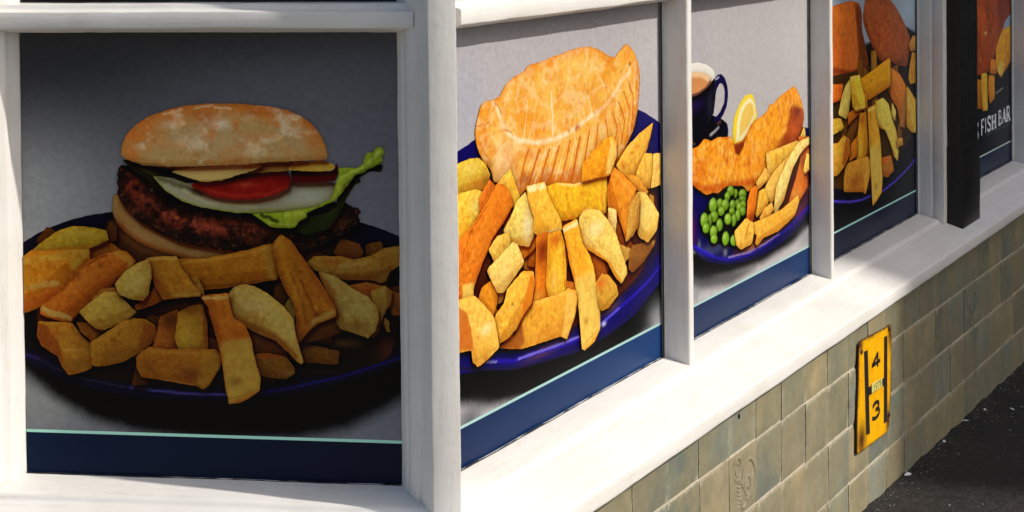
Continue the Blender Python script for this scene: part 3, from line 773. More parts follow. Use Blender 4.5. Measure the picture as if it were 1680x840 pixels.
board_poster = build_poster('L', -0.697, 'poster of a burger and chips with shade painted into its colours, in the shaded window left of the corner', [
('backdrop',[0,0,1299,0,1299,1500,0,1500],(91,91,96),[('g',(285,740),(279,373),(118,119,126)),('b',28,689,280.1,133.9,(33,34,37),0.75),('b',83,730,321.5,61.6,(41,42,43),0.5),('b',24,462,140.3,113.8,(166,169,168),0.75),('b',316,740,440.5,45.7,(58,58,60),0.7),('b',592,469,92.2,120.9,(118,117,124),0.4),('b',51,125,75.6,41.5,(135,139,134),0.9),('b',629,137,71.7,40.4,(109,113,119),0.9),('p',[-18,181,51,126,115,92,201,71,306,62,464,67,557,88,619,121,665,150,667,299,-16,285],(7,6,7),1,31.2)],0,0,((126,127,129),3.0,0.05),0,(0,0,649,750)),  # shade on this window painted into the grey, darkest at the top
('colour_band',[0,0,1299,0,1299,138,0,138],(14,28,55),[('g',(17,26),(638,26),(13,22,42))],0,0,0,0,(0,0,649,750)),
('pinstripe',[0,138,1299,138,1299,148,0,148],(172,230,210),[],0,0,0,0,(0,0,649,750)),
('printed_plate',[-18,774,48,813,113,843,173,864,242,881,328,893,562,919,813,926,1020,904,1158,872,1235,849,1311,818,1310,417,1240,385,1095,334,971,303,825,278,703,265,552,264,382,270,254,287,126,325,-25,392],(10,9,29),[('p',[-10,337,87,349,279,353,550,368,657,349,655,224,548,191,434,164,352,154,276,154,186,161,106,178,-12,217],(12,9,8),1,10.4),('s',[-12,204,5,200,22,195],6.2,(41,29,84),0.9,3.7),('s',[22,195,52,179,106,162,175,150],2.6,(51,47,75),0.5,1.6),('s',[183,150,234,145,308,141,354,142],3.1,(67,63,140),0.95,1.9),('s',[406,146,454,155,548,177,589,191,655,214],3.3,(24,22,96),0.95,2.0)],1,0,0,0,(0,0,649,750)),
('chip_heap_shadow',[13,717,112,780,306,841,559,747,884,752,1101,796,1265,738,1293,558,1261,416,1096,367,930,342,637,306,404,308,147,342,41,448],(22,13,6),[('b',150,268,96.2,61.9,(50,25,8),0.8),('b',549,317,72.1,50.6,(53,28,9),0.8),('b',382,232,62.8,40.9,(75,33,11),0.8),('b',288,271,42.2,61.5,(87,39,11),0.7),('b',488,397,62.1,40.5,(48,28,14),0.8),('b',630,222,20.5,22.2,(73,32,19),0.9),('b',543,234,30.9,6.1,(97,66,30),0.7)],2,0,0,0,(0,0,649,750)),
('printed_chip',[330,656,375,574,411,483,353,449,308,533,268,628],(72,39,9),[],1,((61,24,5),2.5,0.32),((64,29,5),9.3,0.38),0.16,(0,0,649,750)),
('printed_chip',[854,561,961,552,1073,525,1064,464,956,475,840,495],(105,66,16),[],1,((90,40,5),2.4,0.32),((93,48,7),9.1,0.38),0.16,(0,0,649,750)),
('printed_chip',[88,841,192,769,280,690,251,638,154,703,43,788],(82,44,10),[],1,((71,26,5),2.5,0.32),((73,31,5),9.3,0.38),0.16,(0,0,649,750)),
('printed_chip',[948,767,934,664,913,573,865,564,876,660,894,773],(72,39,9),[],1,((61,24,5),2.4,0.32),((64,29,5),9.1,0.38),0.16,(0,0,649,750)),
('printed_chip',[881,463,990,460,1092,439,1085,394,991,399,887,409],(105,66,16),[],1,((90,40,5),2.4,0.32),((93,48,7),9.1,0.38),0.16,(0,0,649,750)),
('printed_chip',[1227,663,1112,641,992,633,971,682,1091,709,1210,721],(105,66,16),[],1,((90,40,5),2.4,0.32),((93,48,7),9.1,0.38),0.16,(0,0,649,750)),
('printed_chip',[602,600,689,597,786,590,788,537,695,526,602,536],(92,54,13),[],1,((78,33,5),2.5,0.32),((82,39,5),9.2,0.38),0.16,(0,0,649,750)),
('printed_chip',[1237,808,1256,713,1258,615,1214,595,1188,692,1181,795],(105,66,16),[],1,((90,40,5),2.4,0.32),((93,48,7),9.1,0.38),0.16,(0,0,649,750)),
('printed_chip',[350,827,375,727,387,612,340,609,316,702,299,811],(82,44,10),[],1,((71,26,5),2.5,0.32),((73,31,5),9.3,0.38),0.16,(0,0,649,750)),
('printed_chip',[492,543,469,421,430,311,375,307,399,423,435,545],(72,39,9),[],1,((61,24,5),2.5,0.32),((64,29,5),9.3,0.38),0.16,(0,0,649,750)),
('printed_chip',[1375,617,1252,593,1139,584,1129,626,1231,652,1363,671],(82,44,10),[],1,((71,26,5),2.4,0.32),((73,31,5),9.1,0.38),0.16,(0,0,649,750)),
('printed_chip',[931,842,990,759,1045,677,1001,634,941,711,872,797],(82,44,10),[],1,((71,26,5),2.4,0.32),((73,31,5),9.1,0.38),0.16,(0,0,649,750)),
('printed_chip',[434,673,359,638,281,623,253,676,321,718,408,749],(92,54,13),[],1,((78,33,5),2.5,0.32),((82,39,5),9.3,0.38),0.16,(0,0,649,750)),
('printed_chip',[129,667,179,592,220,516,179,481,131,550,80,623],(72,39,9),[],1,((61,24,5),2.5,0.32),((64,29,5),9.3,0.38),0.16,(0,0,649,750)),
('printed_chip',[780,577,846,493,905,381,860,365,789,441,721,548],(92,54,13),[],1,((78,33,5),2.4,0.32),((82,39,5),9.2,0.38),0.16,(0,0,649,750)),
('printed_chip',[1163,531,1053,483,952,459,914,498,1018,547,1139,591],(92,54,13),[],1,((78,33,5),2.4,0.32),((82,39,5),9.1,0.38),0.16,(0,0,649,750)),
('printed_chip',[385,457,468,454,556,445,546,392,470,391,384,392],(82,44,10),[],1,((71,26,5),2.5,0.32),((73,31,5),9.3,0.38),0.16,(0,0,649,750)),
('printed_chip',[1003,782,1081,740,1145,689,1113,643,1049,674,970,726],(72,39,9),[],1,((61,24,5),2.4,0.32),((64,29,5),9.1,0.38),0.16,(0,0,649,750)),
('printed_chip',[330,618,252,585,163,566,144,611,217,654,309,682],(105,66,16),[],1,((90,40,5),2.5,0.32),((93,48,7),9.3,0.38),0.16,(0,0,649,750)),
('printed_chip',[937,524,913,417,870,329,806,343,827,430,860,538],(82,44,10),[],1,((71,26,5),2.4,0.32),((73,31,5),9.2,0.38),0.16,(0,0,649,750)),
('printed_chip',[1074,767,1100,815,1132,808,1164,799,1178,768,1162,751,1109,747],(109,62,22),[],1,((93,37,6),2.4,0.32),((97,46,8),9.1,0.38),0.16,(0,0,649,750)),
('printed_chip',[1087,878,1161,888,1167,874,1152,858,1099,851],(58,35,12),[],1,((49,22,5),2.4,0.32),((52,25,5),9.1,0.38),0.16,(0,0,649,750)),
('printed_burger_bun',[320,952,346,953,366,908,413,863,476,825,566,792,637,779,769,766,769,734,605,733,536,746,451,769,386,801,336,844,317,891],(172,133,73),[('s',[162,433,193,403,237,383,300,368,374,367],9.3,(172,90,26),0.8,5.6),('s',[171,469,201,432,248,401],8.2,(191,155,92),0.5,4.9)],2,((99,60,21),3.1,0.6),((166,116,52),8.2,0.4),0.25,(0,0,649,750)),
('printed_burger_bun',[297,858,319,866,348,829,401,791,479,762,559,738,474,721,378,727,321,759],(71,38,17),[('s',[163,413,206,384,258,369],8.2,(104,58,24),0.6,4.9)],2,0,0,0.25,(0,0,649,750)),
('printed_burger_patty',[345,1047,420,1052,520,967,667,912,875,904,1103,938,1169,908,1156,866,1102,826,1050,799,988,770,873,752,748,764,644,777,560,792,480,825,412,861,364,906,339,944,334,990],(27,15,11),[('s',[188,495,209,470,240,444,280,433,333,423,395,414],26.7,(110,41,23),0.95,16.4),('s',[212,473,240,452,280,435,322,423,385,416],9.2,(157,69,46),0.55,8.2),('s',[175,495,180,466,204,442,248,414,311,396,385,390],12.3,(37,16,11),0.8,8.2),('b',395,415,25.1,9.2,(148,63,37),0.7),('b',190,489,10.6,9.2,(113,36,22),0.8),('b',228,483,2.1,2.0,(225,194,142),0.9),('b',405,407,52.1,12.2,(63,28,15),0.7),('b',520,425,35.1,22.3,(41,24,15),0.9),('b',551,434,25.7,10.1,(89,52,24),0.6),('n',(20,11,7),15,0.42,0.92,21),('n',(146,72,46),6,0.62,0.4,22),('v',(15,8,5),16,0.62,0.7,23),('n',(197,127,92),3.4,0.74,0.35,24)],1,0,((82,30,17),7.1,0.8),0.1,(0,0,649,750)),
('printed_lettuce',[352,1068,390,1068,437,1048,627,1046,668,1024,605,993,542,992,483,1016,470,1003,509,963,545,935,494,954,436,1007,386,1037],(31,30,9),[('s',[208,521,241,504,265,477],4.1,(73,78,27),0.6,2.5),('b',178,529,8.5,6.2,(90,94,27),0.8)],1,0,0,0.25,(0,0,649,750)),
('printed_onion_slice',[459,1013,483,1014,531,1008,573,992,630,983,933,1004,980,1003,1063,1002,1096,992,1104,978,1089,954,1054,929,996,912,911,903,836,896,752,894,687,902,608,915,549,937,499,969],(174,172,132),[('s',[235,502,252,483,277,467,312,455,376,448,455,453,510,460,548,487],6.1,(157,161,64),0.8,3.7),('s',[313,474,386,467,448,470],8.2,(191,144,108),0.55,4.9),('b',489,480,51.7,16.2,(197,203,176),0.7),('s',[241,504,281,490,313,478],8.2,(82,69,30),0.7,4.9),('s',[281,484,323,464,407,457],5.1,(211,211,155),0.5,3.1)],2,((115,122,37),2.0,0.5),0,0.1,(0,0,649,750)),
('printed_tomato',[590,984,609,999,672,1006,733,1018,838,1032,902,1040,927,1035,935,1006,924,978,882,957,818,942,738,939,684,945,630,964],(155,24,15),[('s',[318,486,365,475,428,479,459,493],5.1,(183,49,30),0.7,3.1),('b',386,494,31.3,6.1,(196,55,36),0.5),('s',[302,498,367,507,459,518],4.1,(80,9,11),0.7,2.4),('b',391,495,10.4,3.0,(215,89,56),0.6)],1,0,((125,13,11),10.2,0.4),0.25,(0,0,649,750)),
('printed_tomato',[933,1039,1012,1036,1080,1036,1091,1067,1096,1030,1084,1004,1011,999,939,998],(101,13,15),[('s',[470,513,511,514],6.1,(45,9,8),0.8,3.6),('s',[521,507,544,509],4.0,(128,20,18),0.6,2.4)],1,0,0,0.25,(0,0,649,750)),
('printed_cheese',[462,1048,627,1052,919,1075,981,1076,942,1039,836,1030,773,1025,710,1014,626,1023,542,1033],(180,136,58),[('s',[407,524,475,529],9.1,(141,62,22),0.75,5.5),('s',[234,523,271,518],6.1,(75,38,14),0.8,3.7)],1,0,0,0.25,(0,0,649,750)),
('printed_cheese',[519,1030,616,1046,711,1051,790,1060,840,1054,804,1035,756,1023,710,1006,668,999,630,997,584,1011],(230,197,111),[('s',[271,514,324,505,350,505],4.1,(230,203,119),0.7,2.5),('s',[387,523,418,526],6.1,(211,124,37),0.7,3.7),('s',[302,500,334,499,357,503],3.1,(169,107,33),0.6,1.8)],1,0,0,0.25,(0,0,649,750)),
('printed_cheese',[927,1041,938,1063,981,1068,1045,1072,1078,1062,1086,1050,1072,1038,1022,1036,970,1037],(236,189,64),[('s',[468,526,496,531],8.1,(156,80,21),0.8,4.9),('s',[511,524,538,523],4.0,(241,216,95),0.7,2.4)],1,0,0,0.25,(0,0,649,750)),
('printed_burger_bun',[354,1078,350,1103,364,1142,394,1179,439,1210,503,1235,573,1251,644,1259,714,1259,772,1258,841,1253,911,1243,969,1221,1008,1193,1038,1157,1056,1119,1060,1091,1056,1074,987,1072,927,1067,863,1066,790,1058,690,1052,591,1048,490,1047,424,1052,384,1064],(194,158,95),[('s',[179,551,200,590,252,617,322,629,420,625,484,610,519,577],41.0,(211,127,46),0.85,34.9),('s',[200,590,252,617,322,629,420,625,484,610,522,573],9.2,(188,102,30),0.55,10.2),('b',355,566,125.6,22.4,(200,169,116),0.7),('b',347,595,16.8,9.2,(239,222,189),0.85),('b',263,594,16.9,7.1,(225,203,161),0.75),('b',282,565,10.5,8.2,(225,203,158),0.7),('b',305,575,18.9,16.3,(205,169,121),0.7),('b',387,608,25.0,8.1,(225,183,119),0.5),('b',314,613,23.1,8.1,(169,90,30),0.6),('b',408,614,31.2,6.1,(174,93,30),0.6),('b',439,599,31.1,10.1,(205,150,75),0.5),('b',214,572,21.2,20.5,(211,133,49),0.6),('s',[181,540,229,530,313,529,408,534,522,541],9.2,(180,136,67),0.7,5.5),('s',[191,532,218,527,250,524],4.1,(98,65,22),0.7,2.5),('b',511,559,18.6,26.3,(194,127,52),0.6),('b',376,535,8.4,4.1,(155,99,40),0.7),('n',(241,222,179),26,0.58,0.55,31),('n',(211,116,37),22,0.58,0.45,32),('v',(169,102,40),24,0.78,0.35,33),('s',[251,612,283,619],4.1,(241,208,155),0.6,2.5),('s',[338,623,367,621],3.1,(241,222,174),0.6,1.8),('s',[304,621,336,627],3.1,(241,219,166),0.5,1.8)],2,((140,84,30),3.1,0.5),((211,136,58),18.3,0.45),0.12,(0,0,649,750)),
('printed_lettuce',[1084,907,987,883,958,867,916,858,978,825,1061,846,1103,907,1128,958,1151,995,1170,999,1166,1017,1203,1037,1240,1036,1246,1058,1212,1072,1146,1039,1095,962],(34,43,12),[('s',[567,499,552,469,531,446],6.0,(51,61,16),0.6,3.6)],1,0,0,0.25,(0,0,649,750)),
('printed_lettuce',[1086,998,1098,1026,1094,1048,1121,1051,1158,1049,1179,1063,1185,1088,1196,1102,1214,1100,1222,1114,1233,1122,1245,1116,1253,1098,1242,1088,1248,1076,1236,1064,1205,1048,1178,1033,1152,1025,1137,1007,1127,992,1106,966,1087,943,1058,929,1020,912,985,896,989,884,958,867,945,848,895,846,866,849,827,873,800,893,854,896,938,905,1021,920,1073,949],(157,175,42),[('s',[552,509,578,520,600,534,618,552],5.0,(206,227,90),0.6,3.0),('s',[548,483,566,503,591,520,620,534],3.0,(91,108,18),0.8,1.8),('s',[417,445,437,437,443,433],6.1,(26,28,8),0.9,3.7),('s',[458,445,489,448],7.1,(183,196,69),0.6,4.3),('b',605,545,4.1,8.0,(112,134,24),0.7),('b',593,531,5.1,5.0,(122,144,30),0.7),('b',547,488,6.2,12.1,(196,206,69),0.6),('s',[427,431,471,429],4.1,(196,206,77),0.6,2.4)],1,((83,98,18),2.0,0.6),((125,144,22),8.1,0.6),0.25,(0,0,649,750)),
('printed_chip',[986,736,1011,755,1097,756,1148,746,1207,761,1239,783,1316,798,1317,744,1263,707,1252,678,1231,668,1212,678,1122,678,1066,686,1011,709],(154,113,36),[('s',[529,345,571,343,607,347,632,359],10.1,(121,66,16),0.8,6.1),('b',533,367,14.4,8.1,(157,81,22),0.6),('s',[550,362,591,366],8.1,(170,136,62),0.6,4.9),('b',632,379,14.3,8.1,(143,89,27),0.6)],1,((131,67,9),2.4,0.32),((136,79,13),9.1,0.38),0.16,(0,0,649,750)),
('printed_chip',[1119,659,1185,671,1248,660,1268,646,1312,629,1312,563,1273,564,1259,591,1225,552,1183,616],(146,86,23),[('b',590,322,24.6,8.1,(157,71,18),0.7),('b',646,293,10.2,14.1,(79,37,13),0.6)],1,((125,52,7),2.4,0.32),((130,62,9),9.1,0.38),0.16,(0,0,649,750)),
('printed_chip',[1200,644,1248,662,1273,642,1266,603,1240,558,1225,508,1205,484,1201,491,1216,537,1220,582,1204,615],(151,118,42),[('s',[622,324,623,298,608,253],5.0,(167,136,59),0.6,3.0)],1,((128,69,10),2.4,0.32),((134,83,15),9.1,0.38),0.16,(0,0,649,750)),
('printed_chip',[1245,556,1259,543,1263,507,1252,509,1240,537],(135,107,39),[],1,((115,63,9),2.4,0.32),((120,75,14),9.1,0.38),0.16,(0,0,649,750)),
('printed_chip',[1023,705,1078,692,1135,653,1192,622,1223,588,1227,550,1211,509,1189,486,1148,501,1096,515,1081,542,1072,587,1050,641],(159,134,59),[('s',[519,345,560,323,596,302],16.2,(167,144,69),0.6,9.7),('s',[517,345,534,319,542,277],10.1,(152,84,22),0.85,10.1),('b',579,262,26.7,12.1,(128,89,24),0.8),('b',585,292,18.5,12.1,(172,152,80),0.6)],1,((134,78,14),2.4,0.32),((140,93,19),9.1,0.38),0.16,(0,0,649,750)),
('printed_chip',[39,568,85,566,174,525,173,502,79,507,52,509],(98,49,12),[],1,((83,30,5),2.5,0.32),((87,35,5),9.3,0.38),0.16,(0,0,649,750)),
('printed_chip',[295,838,312,859,333,844,333,799,304,789],(82,43,13),[],1,((70,26,5),2.5,0.32),((73,31,5),9.3,0.38),0.16,(0,0,649,750)),
('printed_chip',[230,773,301,795,333,775,359,754,327,730,236,721],(146,84,22),[('b',136,388,15.0,5.2,(103,48,15),0.7)],1,((125,50,6),2.5,0.32),((130,60,8),9.3,0.38),0.16,(0,0,649,750)),
('printed_chip',[18,748,77,794,124,826,174,842,211,843,256,838,296,831,305,798,249,773,210,758,173,756,85,753],(164,136,33),[('s',[23,377,77,382,120,389],5.2,(183,119,20),0.7,3.1),('s',[67,406,121,410],9.3,(178,152,51),0.5,5.6)],1,((139,80,8),2.5,0.32),((145,96,12),9.3,0.3),0.16,(0,0,649,750)),
('printed_chip',[-7,731,30,758,89,761,235,766,239,729,212,703,176,667,136,618,49,561,-10,540],(183,118,24),[('s',[-1,358,34,365,77,370],10.4,(191,152,51),0.6,6.2),('s',[77,375,109,376,88,356],14.5,(170,139,42),0.7,8.7),('s',[-1,340,44,342],5.2,(197,106,16),0.5,3.1),('s',[-2,312,33,322,60,324],9.3,(185,144,62),0.8,5.6),('s',[-2,298,44,307,71,318],4.2,(196,102,22),0.7,2.5),('s',[-2,280,33,295,65,312],13.5,(173,84,22),0.9,8.1),('s',[7,350,45,359],3.1,(196,126,27),0.6,1.9)],1,((154,70,7),2.5,0.32),((162,84,9),9.3,0.6),0.16,(0,0,649,750)),
('printed_chip',[58,565,130,621,168,669,217,716,258,738,299,755,341,764,366,761,398,728,386,710,334,672,314,646,247,596,204,560,167,519,136,519,80,533,58,544],(173,95,22),[('s',[67,311,109,356,148,374],4.1,(111,49,11),0.8,2.5),('s',[190,351,162,330,123,296,88,263],7.2,(121,51,13),0.9,4.3),('s',[165,378,190,364,189,355],9.3,(178,134,42),0.8,5.6),('p',[31,286,50,279,84,269,84,262,47,268,31,276],(183,152,72),0.9,3.1),('b',136,355,5.3,4.1,(102,44,16),0.8),('b',97,337,6.4,5.2,(118,55,16),0.7),('s',[76,308,130,350],10.3,(188,110,30),0.5,6.2)],1,((145,56,6),2.5,0.32),((153,67,8),9.3,0.38),0.16,(0,0,649,750)),
('printed_chip',[238,596,277,633,322,638,337,609,279,591],(162,105,30),[],1,((138,62,8),2.5,0.32),((144,74,11),9.3,0.38),0.16,(0,0,649,750)),
('printed_chip',[51,518,78,517,171,516,202,473,240,447,246,400,238,364,193,344,156,338,134,363,117,402,64,432,45,466],(159,107,27),[('p',[26,257,43,249,61,225,70,184,60,200,33,214,23,232],(126,62,14),0.95,4.2),('s',[68,212,117,211],5.2,(178,134,51),0.6,3.1),('b',93,188,23.7,12.4,(120,84,20),0.8),('b',53,240,8.6,6.2,(165,84,20),0.6)],1,((135,63,8),2.5,0.32),((141,76,10),9.3,0.38),0.16,(0,0,649,750)),
('printed_chip',[186,519,237,517,281,494,240,451,201,484],(131,77,18),[],1,((112,45,5),2.5,0.32),((117,56,7),9.3,0.38),0.16,(0,0,649,750)),
('printed_chip',[195,553,254,602,287,624,330,623,357,595,400,555,362,529,284,493,253,498,222,524],(175,144,53),[('s',[129,257,188,281],8.3,(151,107,30),0.7,5.0),('b',148,290,19.2,10.3,(191,162,72),0.5)],1,((147,83,13),2.5,0.32),((153,101,17),9.3,0.3),0.16,(0,0,649,750)),
('printed_chip',[233,450,281,481,351,525,390,536,427,533,461,514,471,481,445,451,409,421,344,385,279,371,237,370],(151,102,24),[('p',[210,264,233,254,233,237,214,220,201,214],(128,66,18),0.9,6.2),('s',[123,223,171,253],5.2,(167,120,39),0.6,3.1),('b',160,206,34.2,10.3,(120,84,22),0.7),('b',163,229,4.3,2.1,(61,30,9),0.8)],1,((129,61,7),2.5,0.32),((135,73,9),9.3,0.38),0.16,(0,0,649,750)),
('printed_chip',[478,543,541,570,555,501,541,433,450,438,467,483],(147,79,18),[('b',256,266,21.2,18.5,(77,36,9),0.95),('b',245,229,12.7,6.2,(164,99,30),0.6)],1,((125,47,5),2.5,0.32),((130,57,7),9.2,0.38),0.16,(0,0,649,750)),
('printed_chip',[644,481,683,465,687,428,637,431],(84,43,13),[],1,((72,26,5),2.5,0.32),((75,31,5),9.2,0.38),0.16,(0,0,649,750)),
('printed_chip',[542,559,586,581,626,592,642,528,644,433,544,431,528,466],(159,118,30),[('s',[316,292,319,219],7.2,(131,64,16),0.9,4.3),('b',290,283,19.0,12.3,(111,53,15),0.8),('b',285,238,14.8,14.4,(175,144,48),0.6)],1,((135,70,8),2.5,0.32),((141,84,11),9.2,0.38),0.16,(0,0,649,750)),
('printed_chip',[390,578,432,605,476,663,561,646,624,630,622,613,561,609,487,596,432,572,394,563],(147,79,18),[],1,((125,47,5),2.5,0.32),((130,57,7),9.2,0.38),0.16,(0,0,649,750)),
('printed_chip',[525,739,623,741,697,754,771,769,837,789,869,793,884,766,890,692,882,675,846,668,742,648,628,636,587,646,550,694],(165,106,20),[('s',[424,392,433,343],14.2,(172,123,39),0.8,8.5),('s',[300,323,384,330,431,337],5.1,(121,64,15),0.8,3.1),('b',347,338,5.2,3.1,(108,51,13),0.8),('b',326,353,6.3,4.1,(126,67,15),0.6),('b',410,344,12.5,8.1,(144,69,18),0.6),('s',[279,363,385,377,424,390],4.1,(191,139,48),0.7,2.5),('b',373,369,20.9,8.2,(157,93,18),0.5)],1,((139,62,6),2.4,0.32),((145,75,8),9.2,0.38),0.16,(0,0,649,750)),
('printed_chip',[585,678,613,681,629,640,637,608,618,614,602,650],(157,115,36),[],1,((132,68,9),2.5,0.32),((138,81,13),9.2,0.38),0.16,(0,0,649,750)),
('printed_chip',[433,739,483,747,539,749,556,711,597,654,623,629,620,614,559,609,491,600,464,641,448,695],(162,107,25),[('s',[220,367,269,371],6.2,(183,144,59),0.9,3.7),('s',[222,362,238,313],8.2,(147,79,20),0.8,4.9),('s',[263,307,306,311],5.1,(178,139,56),0.7,3.1),('b',238,326,8.5,14.4,(126,64,15),0.7)],1,((138,63,7),2.5,0.32),((144,76,10),9.2,0.38),0.16,(0,0,649,750)),
('printed_chip',[322,651,358,692,406,723,440,736,449,711,452,674,441,620,422,594,372,602,337,614],(172,144,59),[('b',199,330,17.0,18.5,(185,165,85),0.6),('s',[188,303,215,300],4.1,(143,99,30),0.7,2.5)],1,((145,83,14),2.5,0.32),((152,100,19),9.3,0.3),0.16,(0,0,649,750)),
('printed_chip',[907,587,925,620,943,571,944,533],(141,123,45),[],1,((119,72,11),2.4,0.32),((125,87,15),9.1,0.38),0.16,(0,0,649,750)),
('printed_chip',[800,423,846,431,911,420,941,379,941,364,909,345,845,347,810,359],(110,74,18),[('s',[403,208,447,209],6.1,(142,63,18),0.8,3.7),('b',459,181,8.3,5.1,(130,91,42),0.7)],1,((94,44,5),2.4,0.32),((97,53,7),9.2,0.38),0.16,(0,0,649,750)),
('printed_chip',[866,790,898,827,934,805,961,767,1001,713,1042,654,1075,597,1085,574,1081,556,1018,530,987,504,949,458,939,472,948,541,938,594,911,642,887,696],(155,93,19),[('s',[449,402,457,356,477,306],14.2,(178,118,24),0.8,14.2),('s',[473,397,504,347,534,297],10.1,(142,69,18),0.7,10.1),('s',[483,336,500,296,508,276],4.1,(116,48,13),0.8,2.4),('s',[465,351,485,301,489,265],3.0,(126,59,15),0.7,1.8),('p',[491,255,504,275,537,290,540,281,508,268],(167,128,56),0.95,3.0),('b',510,281,7.2,5.1,(105,41,16),0.8),('s',[437,391,452,408],5.1,(183,134,48),0.6,3.0),('b',476,249,8.3,14.2,(136,79,20),0.6)],1,((131,55,5),2.4,0.32),((136,66,8),9.1,0.38),0.16,(0,0,649,750)),
('printed_chip',[718,626,737,648,769,659,799,654,829,642,866,617,903,588,938,544,945,490,971,402,961,394,920,431,876,471,802,501,744,533,722,550],(178,147,64),[('s',[368,271,404,255,440,238,471,210],13.3,(131,75,16),0.95,9.2),('s',[375,314,410,299,451,266,464,246],20.4,(185,162,82),0.6,18.4),('b',399,293,23.0,10.2,(196,178,110),0.6),('s',[367,319,364,278],6.1,(143,102,33),0.6,3.7)],1,((150,85,16),2.4,0.32),((156,101,21),9.2,0.3),0.16,(0,0,649,750)),
('printed_chip',[396,410,439,442,508,435,628,440,669,437,693,418,686,381,648,319,626,301,600,314,537,322,468,332,411,337,394,374],(147,90,20),[('p',[313,217,344,209,340,188,322,160,312,153,302,161],(157,113,33),0.8,6.1),('b',292,176,23.2,12.3,(97,48,15),0.8),('s',[213,213,309,212],6.2,(164,113,36),0.6,3.7),('b',218,187,17.0,14.4,(116,64,15),0.7),('s',[236,167,297,158],3.1,(167,118,48),0.5,1.9)],1,((125,53,6),2.5,0.32),((130,65,8),9.2,0.38),0.16,(0,0,649,750)),
('printed_chip',[622,612,659,623,716,628,722,584,735,544,772,522,792,475,802,424,808,397,824,343,819,303,783,276,745,258,713,255,700,328,688,420,665,506,647,578],(170,97,21),[('p',[346,229,395,241,413,172,408,151,356,127,350,170],(175,141,53),0.95,14.3),('s',[315,303,358,307],5.1,(196,154,72),0.9,3.1),('b',374,247,23.0,10.2,(160,79,18),0.7),('s',[326,292,343,231],5.1,(142,67,15),0.7,3.1),('b',368,165,12.6,8.2,(113,74,18),0.7),('b',393,150,10.5,6.1,(151,99,30),0.7),('s',[352,134,392,146],4.1,(143,94,27),0.6,2.5)],1,((144,58,6),2.5,0.32),((150,70,8),9.2,0.38),0.16,(0,0,649,750))], 1.7, 1)
